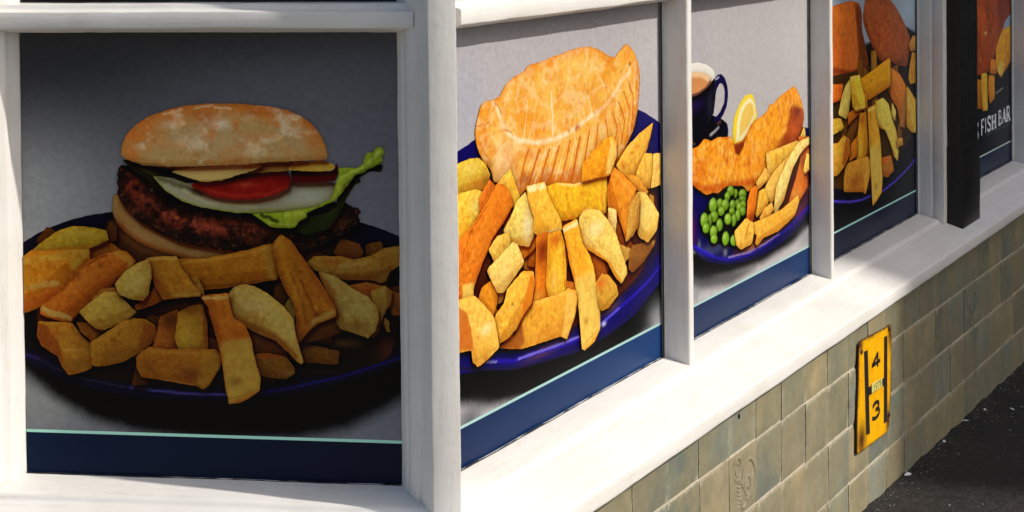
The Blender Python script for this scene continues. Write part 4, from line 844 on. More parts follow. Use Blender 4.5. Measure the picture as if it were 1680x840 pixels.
board_poster = build_poster('R', 0.03, 'poster of a golden pasty on a blue plate of chips, in the first sunlit window', [
('backdrop',[0,0,1779,0,1779,1500,0,1500],(160,157,161),[('b',93,617,60.7,93.2,(145,148,162),0.6),('b',849,639,121.2,76.0,(171,168,169),0.5),('p',[45,223,903,210,916,104,832,70,636,59,453,55,286,63,154,83,42,115],(6,6,7),1,26.6),('b',91,76,52.8,27.0,(72,77,82),0.9),('b',863,89,42.8,28.1,(128,131,135),0.8),('p',[44,182,380,113,665,107,809,107,636,77,380,79,155,102,43,130],(6,5,6),1,22.5)],0,0,((147,146,152),3.8,0.06),0,(0,0,889,750)),
('colour_band',[0,0,1779,0,1779,138,0,138],(12,33,70),[('g',(80,37),(883,33),(18,50,97)),('s',[581,6,807,13],10.1,(36,65,106),0.35,6.1)],0,0,0,0,(0,0,889,750)),
('pinstripe',[0,138,1779,138,1779,148,0,148],(147,182,180),[],0,0,0,0,(0,0,889,750)),
('printed_plate',[-40,1054,163,1087,233,1105,781,1218,1552,1069,1635,1042,1761,992,1829,967,1817,376,1760,320,1649,278,1500,234,1274,205,1060,198,907,207,666,230,493,251,249,308,-40,348],(13,8,82),[('p',[54,365,642,366,912,363,909,235,781,180,638,155,479,142,334,148,156,176,50,201],(28,15,36),1,10.3),('b',368,132,71.2,9.0,(100,61,37),0.5),('b',637,155,43.8,9.7,(109,81,60),0.5),('b',811,220,47.7,50.4,(15,8,61),0.7),('s',[125,170,247,142,324,137,442,126,517,124,594,129,682,145,751,157,825,173,909,204],7.1,(31,17,149),0.95,3.6),('s',[265,141,333,137,442,130,517,128],3.7,(119,109,216),0.95,2.8),('s',[135,166,188,154],2.7,(128,131,179),0.9,1.6),('s',[594,131,682,146],4.1,(90,81,211),0.9,2.4),('s',[50,176,124,156,246,128,333,117,454,106,637,105,825,142],5.2,(21,16,41),0.9,3.1),('b',612,129,8.1,3.6,(198,201,230),0.9)],1,0,0,0,(0,0,889,750)),
('chip_heap_shadow',[-40,971,543,935,1179,869,1570,789,1737,689,1714,488,1562,389,1276,323,762,293,313,363,-40,434],(73,27,6),[('b',161,409,84.3,63.5,(132,66,13),0.6),('b',510,386,153.4,35.0,(132,69,15),0.6),('b',337,324,69.9,33.4,(63,15,8),0.8),('b',613,286,108.0,59.9,(49,16,7),0.8),('b',137,296,41.6,31.6,(60,18,7),0.8)],2,0,0,0,(0,0,889,750)),
('printed_chip',[1205,465,1075,381,934,333,897,406,997,468,1142,527],(159,80,18),[],1,((134,46,5),2.8,0.32),((140,56,6),10.5,0.38),0.16,(0,0,889,750)),
('printed_chip',[823,775,727,751,611,736,584,802,684,829,791,856],(159,80,18),[],1,((134,46,5),2.7,0.32),((140,56,6),10.0,0.38),0.16,(0,0,889,750)),
('printed_chip',[302,563,400,477,502,373,474,322,369,416,260,520],(188,119,31),[],1,((159,69,7),2.6,0.32),((167,84,11),9.6,0.38),0.16,(0,0,889,750)),
('printed_chip',[323,796,414,736,486,661,458,602,371,657,285,736],(159,80,18),[],1,((134,46,5),2.6,0.32),((140,56,6),9.6,0.38),0.16,(0,0,889,750)),
('printed_chip',[664,842,647,710,624,577,574,601,579,713,594,856],(188,119,31),[],1,((159,69,7),2.6,0.32),((167,84,11),9.9,0.38),0.16,(0,0,889,750)),
('printed_chip',[1290,669,1177,614,1058,560,1018,636,1111,687,1239,746],(176,98,23),[],1,((149,56,5),2.8,0.32),((156,68,8),10.7,0.38),0.16,(0,0,889,750)),
('printed_chip',[1255,742,1378,636,1505,511,1467,465,1331,561,1199,679],(141,69,15),[],1,((118,40,5),2.9,0.32),((124,49,5),11.0,0.38),0.16,(0,0,889,750)),
('printed_chip',[1120,768,1194,672,1282,556,1203,527,1119,612,1041,724],(188,119,31),[],1,((159,69,7),2.8,0.32),((167,84,11),10.7,0.38),0.16,(0,0,889,750)),
('printed_chip',[1281,470,1198,407,1103,360,1036,422,1117,486,1209,547],(141,69,15),[],1,((118,40,5),2.9,0.32),((124,49,5),10.7,0.38),0.16,(0,0,889,750)),
('printed_chip',[620,707,570,628,507,564,452,597,498,672,565,760],(188,119,31),[],1,((159,69,7),2.6,0.32),((167,84,11),9.8,0.38),0.16,(0,0,889,750)),
('printed_chip',[1268,445,1197,379,1106,328,1048,383,1109,454,1193,516],(159,80,18),[],1,((134,46,5),2.8,0.32),((140,56,6),10.7,0.38),0.16,(0,0,889,750)),
('printed_chip',[1088,908,1099,813,1098,719,1038,713,1025,806,1022,922],(141,69,15),[],1,((118,40,5),2.8,0.32),((124,49,5),10.5,0.38),0.16,(0,0,889,750)),
('printed_chip',[894,815,971,718,1036,604,974,570,892,662,825,770],(176,98,23),[],1,((149,56,5),2.8,0.32),((156,68,8),10.4,0.38),0.16,(0,0,889,750)),
('printed_chip',[526,491,619,487,710,450,708,388,627,396,521,415],(188,119,31),[],1,((159,69,7),2.7,0.32),((167,84,11),9.9,0.38),0.16,(0,0,889,750)),
('printed_chip',[1218,745,1280,669,1353,588,1285,547,1210,607,1137,685],(159,80,18),[],1,((134,46,5),2.9,0.32),((140,56,6),10.8,0.38),0.16,(0,0,889,750)),
('printed_chip',[368,898,493,820,615,718,595,674,468,751,347,836],(141,69,15),[],1,((118,40,5),2.6,0.32),((124,49,5),9.7,0.38),0.16,(0,0,889,750)),
('printed_chip',[717,552,639,512,558,491,518,533,589,578,678,614],(141,69,15),[],1,((118,40,5),2.7,0.32),((124,49,5),9.9,0.38),0.16,(0,0,889,750)),
('printed_chip',[938,575,844,473,736,396,687,444,764,535,871,636],(159,80,18),[],1,((134,46,5),2.7,0.32),((140,56,6),10.2,0.38),0.16,(0,0,889,750)),
('printed_chip',[619,668,738,636,868,581,862,527,738,564,598,605],(176,98,23),[],1,((149,56,5),2.7,0.32),((156,68,8),10.1,0.38),0.16,(0,0,889,750)),
('printed_chip',[1128,891,1234,763,1309,635,1272,597,1170,713,1066,854],(159,80,18),[],1,((134,46,5),2.9,0.32),((140,56,6),10.7,0.38),0.16,(0,0,889,750)),
('printed_chip',[1132,681,1201,568,1250,442,1176,410,1107,529,1041,669],(159,80,18),[],1,((134,46,5),2.8,0.32),((140,56,6),10.7,0.38),0.16,(0,0,889,750)),
('printed_chip',[707,748,794,708,871,650,846,594,766,636,681,690],(159,80,18),[],1,((134,46,5),2.7,0.32),((140,56,6),10.2,0.38),0.16,(0,0,889,750)),
('printed_pasty',[238,1138,251,1170,277,1220,315,1232,361,1231,413,1239,457,1278,511,1297,592,1311,620,1329,727,1335,803,1345,881,1349,936,1358,1048,1362,1115,1360,1194,1341,1286,1308,1340,1298,1380,1320,1443,1346,1477,1332,1528,1298,1556,1258,1573,1204,1566,1140,1547,1067,1508,994,1434,934,1348,881,1298,828,1178,821,945,843,736,872,601,885,546,865,520,895,490,939,398,932,362,944,343,989,293,1024,261,1062,241,1098],(215,163,69),[('s',[131,551,144,607,229,636,321,660,441,673,558,677,648,650],26.7,(205,128,30),0.75,23.2),('b',402,619,120.5,38.4,(222,181,94),0.6),('b',343,613,116.7,55.6,(214,157,56),0.6),('b',528,642,77.3,23.4,(220,178,92),0.6),('b',296,563,50.0,39.5,(212,139,33),0.8),('b',351,540,42.2,24.5,(214,140,37),0.7),('b',433,558,53.9,34.2,(215,163,71),0.7),('b',514,584,76.8,34.9,(211,148,49),0.6),('b',620,610,37.8,23.9,(210,137,34),0.6),('b',726,646,34.2,19.7,(212,141,34),0.8),('b',154,595,25.2,21.1,(212,141,34),0.8),('b',143,543,20.8,25.2,(204,131,34),0.8),('s',[271,450,387,440,537,423,654,419],31.5,(197,106,22),0.85,24.1),('s',[772,621,771,546,741,497,677,444],12.7,(193,104,20),0.85,10.6),('s',[783,602,776,536,746,489,666,436],5.3,(141,63,9),0.75,7.4),('s',[178,613,199,594,212,571,233,549,273,533,342,520,401,518,462,523,526,536,579,548,624,557,663,577,697,600,737,616],9.0,(222,202,160),0.9,7.2),('s',[306,601,301,568,291,535],3.7,(221,198,148),0.8,2.2),('s',[398,608,402,562,403,522],5.8,(222,202,160),0.8,3.5),('s',[540,594,555,569,565,549],4.0,(222,198,150),0.8,2.4),('s',[463,579,475,543,467,525],3.9,(220,191,131),0.6,2.3),('s',[588,625,620,598,630,567],4.0,(222,198,150),0.6,2.4),('s',[344,647,415,607],3.8,(219,183,112),0.4,2.3),('b',223,504,39.3,36.6,(217,196,152),0.85),('b',209,481,26.0,15.0,(198,168,112),0.7),('n',(205,130,31),34,0.5,0.55,11),('v',(222,202,158),46,0.66,0.3,12),('v',(220,195,141),20,0.74,0.28,13),('n',(189,110,26),12,0.64,0.45,14),('s',[309,511,290,487,278,456],7.5,(186,97,18),0.92,4.5),('s',[351,506,331,481,308,449],7.6,(180,84,14),0.95,4.6),('s',[388,501,369,474,349,443],6.6,(182,87,15),0.92,4.0),('s',[427,503,407,471,387,438],7.7,(183,91,15),0.92,4.6),('s',[472,506,456,474,431,434],6.8,(186,93,18),0.87,4.1),('s',[513,508,497,475,475,427],7.9,(180,84,14),0.92,4.8),('s',[554,517,538,477,516,426],6.9,(185,91,16),0.87,4.1),('s',[591,525,580,483,558,432],7.0,(188,98,18),0.82,4.2),('s',[624,530,639,488,606,456],5.9,(186,93,18),0.82,3.5),('s',[657,541,678,505,655,466],6.0,(189,99,20),0.82,3.6),('s',[685,558,712,520,695,474],4.8,(180,84,14),0.87,2.9),('s',[708,577,736,540,723,495],4.8,(183,89,15),0.82,2.9),('s',[731,595,753,560,747,517],4.8,(180,84,14),0.82,2.9),('s',[690,542,689,494],2.4,(125,52,7),0.62,1.4),('s',[330,508,308,479,289,450],3.4,(222,195,139),0.9,2.0),('s',[372,503,350,473,331,448],3.4,(222,198,146),0.9,2.1),('s',[410,502,388,469,368,443],3.5,(222,195,139),0.8,2.1),('s',[452,504,432,470,411,441],3.5,(222,195,139),0.9,2.1),('s',[492,506,476,471,456,441],3.5,(222,196,141),0.9,2.1),('s',[533,510,517,472,501,442],3.6,(222,196,141),0.8,2.2),('s',[575,517,561,481],3.6,(222,195,139),0.8,2.2),('s',[643,536,662,497],3.1,(220,185,122),0.9,1.8),('s',[674,549,701,505],3.1,(220,185,122),0.8,1.9),('s',[722,588,745,549],3.1,(220,185,122),0.8,1.9),('b',298,461,27.3,13.2,(149,66,11),0.75),('b',375,452,23.8,18.0,(168,75,12),0.6),('b',480,443,35.2,20.8,(174,77,12),0.55),('b',317,499,18.4,11.1,(199,123,30),0.7),('b',505,529,10.2,5.8,(173,78,26),0.9),('b',497,527,5.1,3.5,(141,54,19),0.8),('b',467,527,5.0,3.5,(180,92,37),0.8),('b',737,630,5.7,3.7,(131,57,23),0.8),('b',697,618,4.2,2.4,(75,35,23),0.8),('s',[127,575,148,575,167,576],2.1,(164,83,19),0.8,1.3),('s',[187,610,204,597,210,586],2.2,(168,87,20),0.8,1.3),('s',[220,559,242,552,253,543],2.2,(162,83,19),0.8,1.3),('s',[160,552,190,558,220,557],2.7,(204,138,49),0.7,1.6),('s',[189,522,211,534,238,542],3.6,(208,140,44),0.7,2.2),('s',[135,544,147,528,168,512],3.6,(182,103,26),0.7,2.1),('b',163,504,16.9,8.5,(130,74,30),0.6),('s',[608,657,648,639,670,620],4.1,(200,120,27),0.7,2.4)],1,((168,86,16),3.4,0.6),((208,132,31),18.2,0.45),0.12,(0,0,889,750)),
('printed_chip',[-50,1027,194,1046,256,1043,303,1017,337,974,328,946,292,927,210,930,-50,930],(195,165,53),[('b',131,475,45.6,14.7,(182,112,26),0.8),('b',105,506,28.5,10.4,(204,183,92),0.6),('b',154,479,16.8,14.8,(123,73,16),0.6)],1,((165,95,13),2.5,0.32),((172,115,18),9.4,0.38),0.16,(0,0,889,750)),
('printed_chip',[-49,938,233,937,284,922,280,858,228,828,183,763,-49,712],(217,183,62),[('b',78,396,20.1,37.2,(221,153,29),0.8),('b',116,442,16.4,14.6,(220,202,112),0.6),('s',[69,424,110,426],2.6,(189,124,26),0.6,1.6)],1,((183,106,14),2.5,0.32),((191,128,20),9.4,0.38),0.16,(0,0,889,750)),
('printed_chip',[332,957,372,928,316,862,261,855,256,902],(201,106,29),[('s',[137,439,175,466],2.7,(159,65,16),0.6,1.6)],1,((170,61,7),2.5,0.32),((177,75,10),9.5,0.38),0.16,(0,0,889,750)),
('printed_chip',[482,973,506,935,547,863,513,833,480,829,440,883,370,927,425,951],(220,174,56),[('s',[205,464,245,478],3.6,(222,193,102),0.6,2.2)],1,((186,100,13),2.6,0.32),((195,122,19),9.7,0.38),0.16,(0,0,889,750)),
('printed_chip',[376,934,435,924,479,887,496,841,423,788,347,747,311,706,278,677,215,598,214,561,159,570,-52,594,-53,722,206,813,313,880],(205,114,27),[('p',[71,312,109,311,109,282,70,289],(217,183,82),0.9,6.2),('s',[158,435,107,403,74,366],3.1,(141,55,11),0.7,1.9),('s',[239,416,173,373,113,302],4.6,(183,80,15),0.8,2.8),('s',[194,449,140,400,87,338],9.1,(211,131,37),0.5,5.4),('b',102,397,6.1,5.2,(132,51,12),0.8),('b',89,358,8.1,8.3,(168,69,16),0.7),('b',182,421,10.7,5.3,(189,91,20),0.6)],1,((172,66,6),2.5,0.32),((181,80,9),9.5,0.38),0.16,(0,0,889,750)),
('printed_chip',[505,701,614,683,662,719,700,693,642,653,561,632,523,663],(209,123,29),[],1,((176,71,7),2.6,0.32),((184,87,10),9.9,0.38),0.16,(0,0,889,750)),
('printed_chip',[589,876,613,839,655,771,664,718,613,672,546,687,444,721,426,765,482,804,521,849],(213,189,94),[('b',301,375,16.0,26.4,(211,198,160),0.7),('s',[229,365,301,342],4.6,(198,140,41),0.7,2.8),('s',[266,419,230,380],2.8,(220,183,71),0.6,1.7)],1,((179,107,22),2.6,0.32),((187,130,30),9.8,0.3),0.16,(0,0,889,750)),
('printed_chip',[813,787,856,778,881,710,864,696,836,731],(215,155,49),[],1,((181,90,11),2.7,0.32),((190,109,17),10.3,0.38),0.16,(0,0,889,750)),
('printed_chip',[724,870,839,873,973,847,1110,850,1253,847,1257,787,1244,696,1194,692,1047,727,980,712,855,726,782,793],(221,169,34),[('s',[423,433,488,421,616,421],3.9,(222,195,112),0.9,2.3),('s',[434,365,494,359],3.9,(195,112,19),0.8,2.3),('b',457,403,3.7,5.7,(182,105,23),0.8),('b',601,382,8.0,11.9,(215,140,37),0.7),('s',[613,419,615,351],3.1,(222,189,92),0.6,1.8),('b',496,371,25.4,7.0,(212,142,26),0.6)],1,((187,98,9),2.8,0.32),((195,119,13),10.5,0.38),0.16,(0,0,889,750)),
('printed_chip',[595,895,737,890,761,844,812,782,861,731,870,689,758,692,697,688,643,719,649,770,608,842],(220,170,56),[('p',[298,446,368,443,373,432,307,435],(222,208,148),0.95,3.3),('s',[347,351,429,349],4.7,(220,193,112),0.8,2.8),('s',[307,434,329,362],2.8,(208,141,33),0.7,1.7),('b',347,371,16.4,15.6,(216,153,30),0.7)],1,((186,99,13),2.7,0.32),((195,119,19),10.1,0.38),0.16,(0,0,889,750)),
('printed_chip',[1306,989,1346,961,1345,905,1292,840,1251,837,1193,842,1029,846,1041,915,1133,953,1231,986],(218,145,30),[('p',[645,493,669,478,669,451,643,421,624,422,630,450,642,475],(220,185,94),0.9,3.6),('s',[527,455,612,489],3.0,(195,111,23),0.7,1.8),('s',[605,425,628,453],4.1,(182,84,16),0.7,2.4)],1,((183,84,7),2.9,0.32),((192,102,11),10.8,0.38),0.16,(0,0,889,750)),
('printed_chip',[1693,999,1664,941,1600,858,1505,800,1409,815,1334,867,1428,926,1558,969],(219,165,56),[('b',742,450,8.6,4.9,(191,96,23),0.8),('b',704,428,8.5,7.3,(189,91,20),0.8),('b',768,459,8.7,5.0,(199,113,30),0.7),('s',[828,469,756,405],3.2,(182,105,26),0.7,1.9),('s',[677,434,775,481],3.1,(220,187,102),0.6,1.9)],1,((185,95,13),3.0,0.32),((194,115,19),11.2,0.38),0.16,(0,0,889,750)),
('printed_chip',[1606,882,1683,870,1689,806,1654,729,1616,732,1512,800,1561,848],(219,172,65),[('s',[804,435,808,372],4.3,(199,123,30),0.6,2.6)],1,((185,99,15),3.0,0.32),((194,120,21),11.3,0.38),0.16,(0,0,889,750)),
('printed_chip',[1688,869,1832,856,1829,731,1659,726,1685,795],(218,181,86),[('b',869,405,15.3,7.7,(204,150,71),0.7)],1,((183,104,20),3.1,0.32),((192,125,27),11.5,0.38),0.16,(0,0,889,750)),
('printed_chip',[1644,710,1692,692,1696,651,1623,680],(180,131,49),[],1,((153,76,11),3.0,0.32),((160,92,17),11.4,0.38),0.16,(0,0,889,750)),
('printed_chip',[1343,556,1465,514,1464,482,1389,460,1352,491],(200,155,69),[],1,((169,90,15),2.9,0.32),((177,108,22),11.0,0.38),0.16,(0,0,889,750)),
('printed_chip',[1478,524,1598,514,1703,508,1690,483,1577,433,1476,411,1441,434,1453,505],(130,82,30),[('b',752,224,23.2,12.4,(103,60,26),0.7),('b',841,250,9.1,5.1,(187,140,60),0.9)],1,((111,48,7),3.0,0.32),((116,59,11),11.2,0.38),0.16,(0,0,889,750)),
('printed_chip',[1408,826,1534,798,1640,717,1615,707,1507,749],(213,146,44),[],1,((180,85,11),3.0,0.32),((188,103,15),11.2,0.38),0.16,(0,0,889,750)),
('printed_chip',[1317,866,1399,824,1524,748,1493,698,1455,640,1423,546,1394,596,1348,668,1255,717,1252,786,1287,835],(213,134,33),[('s',[643,403,675,343,708,285],5.1,(188,94,20),0.7,3.1),('s',[665,418,732,375,726,344],9.3,(218,155,60),0.6,5.6),('b',723,348,8.6,4.9,(182,83,19),0.8),('s',[638,418,637,360],5.1,(155,69,15),0.7,3.1)],1,((179,78,8),2.9,0.32),((188,94,12),11.0,0.38),0.16,(0,0,889,750)),
('printed_chip',[1530,735,1610,719,1686,662,1742,609,1721,547,1631,507,1549,542,1525,570,1539,642],(214,183,88),[('b',813,321,26.8,20.1,(218,196,114),0.6),('b',818,269,35.9,10.1,(193,146,41),0.7)],1,((180,105,20),3.0,0.32),((188,127,28),11.3,0.3),0.16,(0,0,889,750)),
('printed_chip',[1449,689,1537,735,1554,691,1535,589,1484,561,1416,547,1434,617],(186,140,56),[('s',[766,329,760,292,725,280],4.2,(131,82,23),0.6,2.5)],1,((157,81,13),3.0,0.32),((164,99,19),11.1,0.38),0.16,(0,0,889,750)),
('printed_chip',[1259,714,1331,693,1337,648,1323,601,1257,654],(220,193,116),[],1,((185,109,26),2.9,0.32),((193,132,37),10.9,0.38),0.16,(0,0,889,750)),
('printed_chip',[664,706,759,704,753,593,750,495,754,450,619,462,650,525],(211,118,24),[('b',356,320,33.0,29.1,(113,30,8),0.95),('b',335,240,18.6,8.9,(219,159,49),0.7)],1,((177,68,6),2.7,0.32),((186,82,8),10.1,0.38),0.16,(0,0,889,750)),
('printed_chip',[753,695,855,692,885,640,899,539,897,462,850,438,758,446,733,508,744,592],(220,168,41),[('b',404,332,29.0,18.1,(183,84,15),0.9),('b',402,255,19.3,22.7,(221,185,82),0.6),('s',[436,324,441,237],3.4,(196,105,23),0.8,2.0)],1,((186,98,10),2.7,0.32),((195,119,15),10.2,0.38),0.16,(0,0,889,750)),
('printed_chip',[895,494,971,470,984,351,908,395],(189,104,27),[],1,((159,60,6),2.8,0.32),((167,74,9),10.4,0.38),0.16,(0,0,889,750)),
('printed_chip',[1005,713,1043,736,1107,731,1184,714,1264,657,1332,594,1377,516,1422,447,1427,418,1372,387,1316,425,1249,498,1146,547,1028,599,1006,654],(216,185,88),[('s',[513,302,581,273,634,244,678,202],8.9,(204,130,22),0.9,6.9),('b',573,323,37.0,16.6,(220,206,141),0.8),('s',[525,354,514,309],4.0,(199,140,37),0.6,2.4),('s',[600,313,673,252],8.1,(219,195,106),0.5,4.9)],1,((181,106,20),2.9,0.32),((190,128,28),10.8,0.25),0.16,(0,0,889,750)),
('printed_chip',[866,703,991,713,1011,660,1037,605,1091,557,1123,508,1154,419,1179,311,1178,249,1127,211,1044,195,1018,207,999,348,963,476,923,552,895,639],(220,159,41),[('p',[484,244,564,242,594,158,588,124,519,99,504,112],(214,181,82),0.95,16.2),('p',[434,347,497,353,499,343,441,339],(222,204,141),0.9,3.4),('s',[448,322,482,240],3.9,(200,109,22),0.8,2.3),('b',530,154,12.9,9.4,(166,112,34),0.7),('s',[520,109,578,126],4.0,(187,131,41),0.7,2.4),('b',520,279,25.7,14.0,(220,149,30),0.6)],1,((186,92,10),2.8,0.32),((195,111,15),10.5,0.38),0.16,(0,0,889,750)),
('printed_chip',[1144,438,1194,464,1259,445,1328,391,1343,350,1256,315,1186,317,1158,367],(193,146,49),[('b',595,213,24.1,11.9,(189,77,23),0.8),('s',[597,164,660,179],5.1,(140,95,26),0.7,3.0)],1,((163,85,11),2.9,0.32),((171,103,17),10.8,0.38),0.16,(0,0,889,750)),
('printed_chip',[374,751,460,752,472,707,359,654,315,716],(213,176,73),[('s',[164,357,185,330],2.7,(194,128,33),0.7,1.6)],1,((180,101,17),2.6,0.32),((187,122,24),9.6,0.38),0.16,(0,0,889,750)),
('printed_chip',[380,572,437,556,404,513,350,512],(198,150,62),[],1,((167,86,14),2.6,0.32),((175,104,20),9.6,0.38),0.16,(0,0,889,750)),
('printed_chip',[263,592,327,605,378,567,367,509,343,475,241,557],(212,138,31),[('s',[165,298,179,256],3.6,(191,105,23),0.7,2.2)],1,((178,80,7),2.5,0.32),((187,97,11),9.5,0.38),0.16,(0,0,889,750)),
('printed_chip',[488,712,521,699,571,622,505,588,419,545,373,551,303,641,316,653],(217,185,94),[('s',[282,310,214,275],4.7,(204,153,56),0.7,2.8),('b',215,313,26.1,21.5,(220,196,114),0.5)],1,((182,106,22),2.6,0.32),((190,128,30),9.7,0.3),0.16,(0,0,889,750)),
('printed_chip',[609,473,686,465,793,459,884,459,905,464,977,440,983,405,965,348,897,271,841,295,683,305,549,315,457,336,359,363,485,372,537,421],(209,151,46),[('p',[182,181,271,213,283,169,265,157,199,173],(132,59,16),0.85,12.8),('p',[451,229,486,217,480,173,444,137,425,149],(217,174,78),0.8,5.7),('b',369,166,61.7,13.5,(193,127,37),0.6),('s',[312,232,444,225],3.8,(220,178,82),0.6,2.3),('b',430,170,12.3,11.4,(176,104,30),0.6)],1,((176,88,11),2.7,0.32),((185,106,16),10.1,0.38),0.16,(0,0,889,750)),
('printed_chip',[557,595,638,578,647,533,622,465,555,435,506,397,448,377,367,370,350,418,355,476,414,505,443,552],(214,163,53),[('p',[313,288,322,265,308,232,275,219,257,203,285,246,299,274],(200,111,23),0.9,4.4),('s',[190,238,258,240],8.2,(209,168,71),0.6,4.9),('b',240,246,4.4,3.3,(105,54,13),0.9),('s',[191,190,248,201],7.3,(180,127,37),0.7,4.4),('b',256,273,22.3,15.2,(219,174,67),0.6)],1,((181,94,13),2.6,0.32),((189,114,18),9.8,0.38),0.16,(0,0,889,750)),
('printed_chip',[-51,593,213,577,265,541,348,474,368,419,381,358,309,337,234,325,199,347,190,393,-51,419],(215,168,69),[('p',[56,277,80,265,95,234,103,195,54,206],(180,96,29),0.95,5.1),('b',146,222,18.8,10.6,(222,204,141),0.8),('b',135,191,37.5,16.8,(198,155,53),0.7),('s',[106,175,182,181],4.4,(175,127,41),0.6,2.7),('s',[91,241,170,226],3.5,(220,189,92),0.6,2.1)],1,((181,97,15),2.5,0.32),((189,118,22),9.4,0.38),0.16,(0,0,889,750))], 2.2, 2)
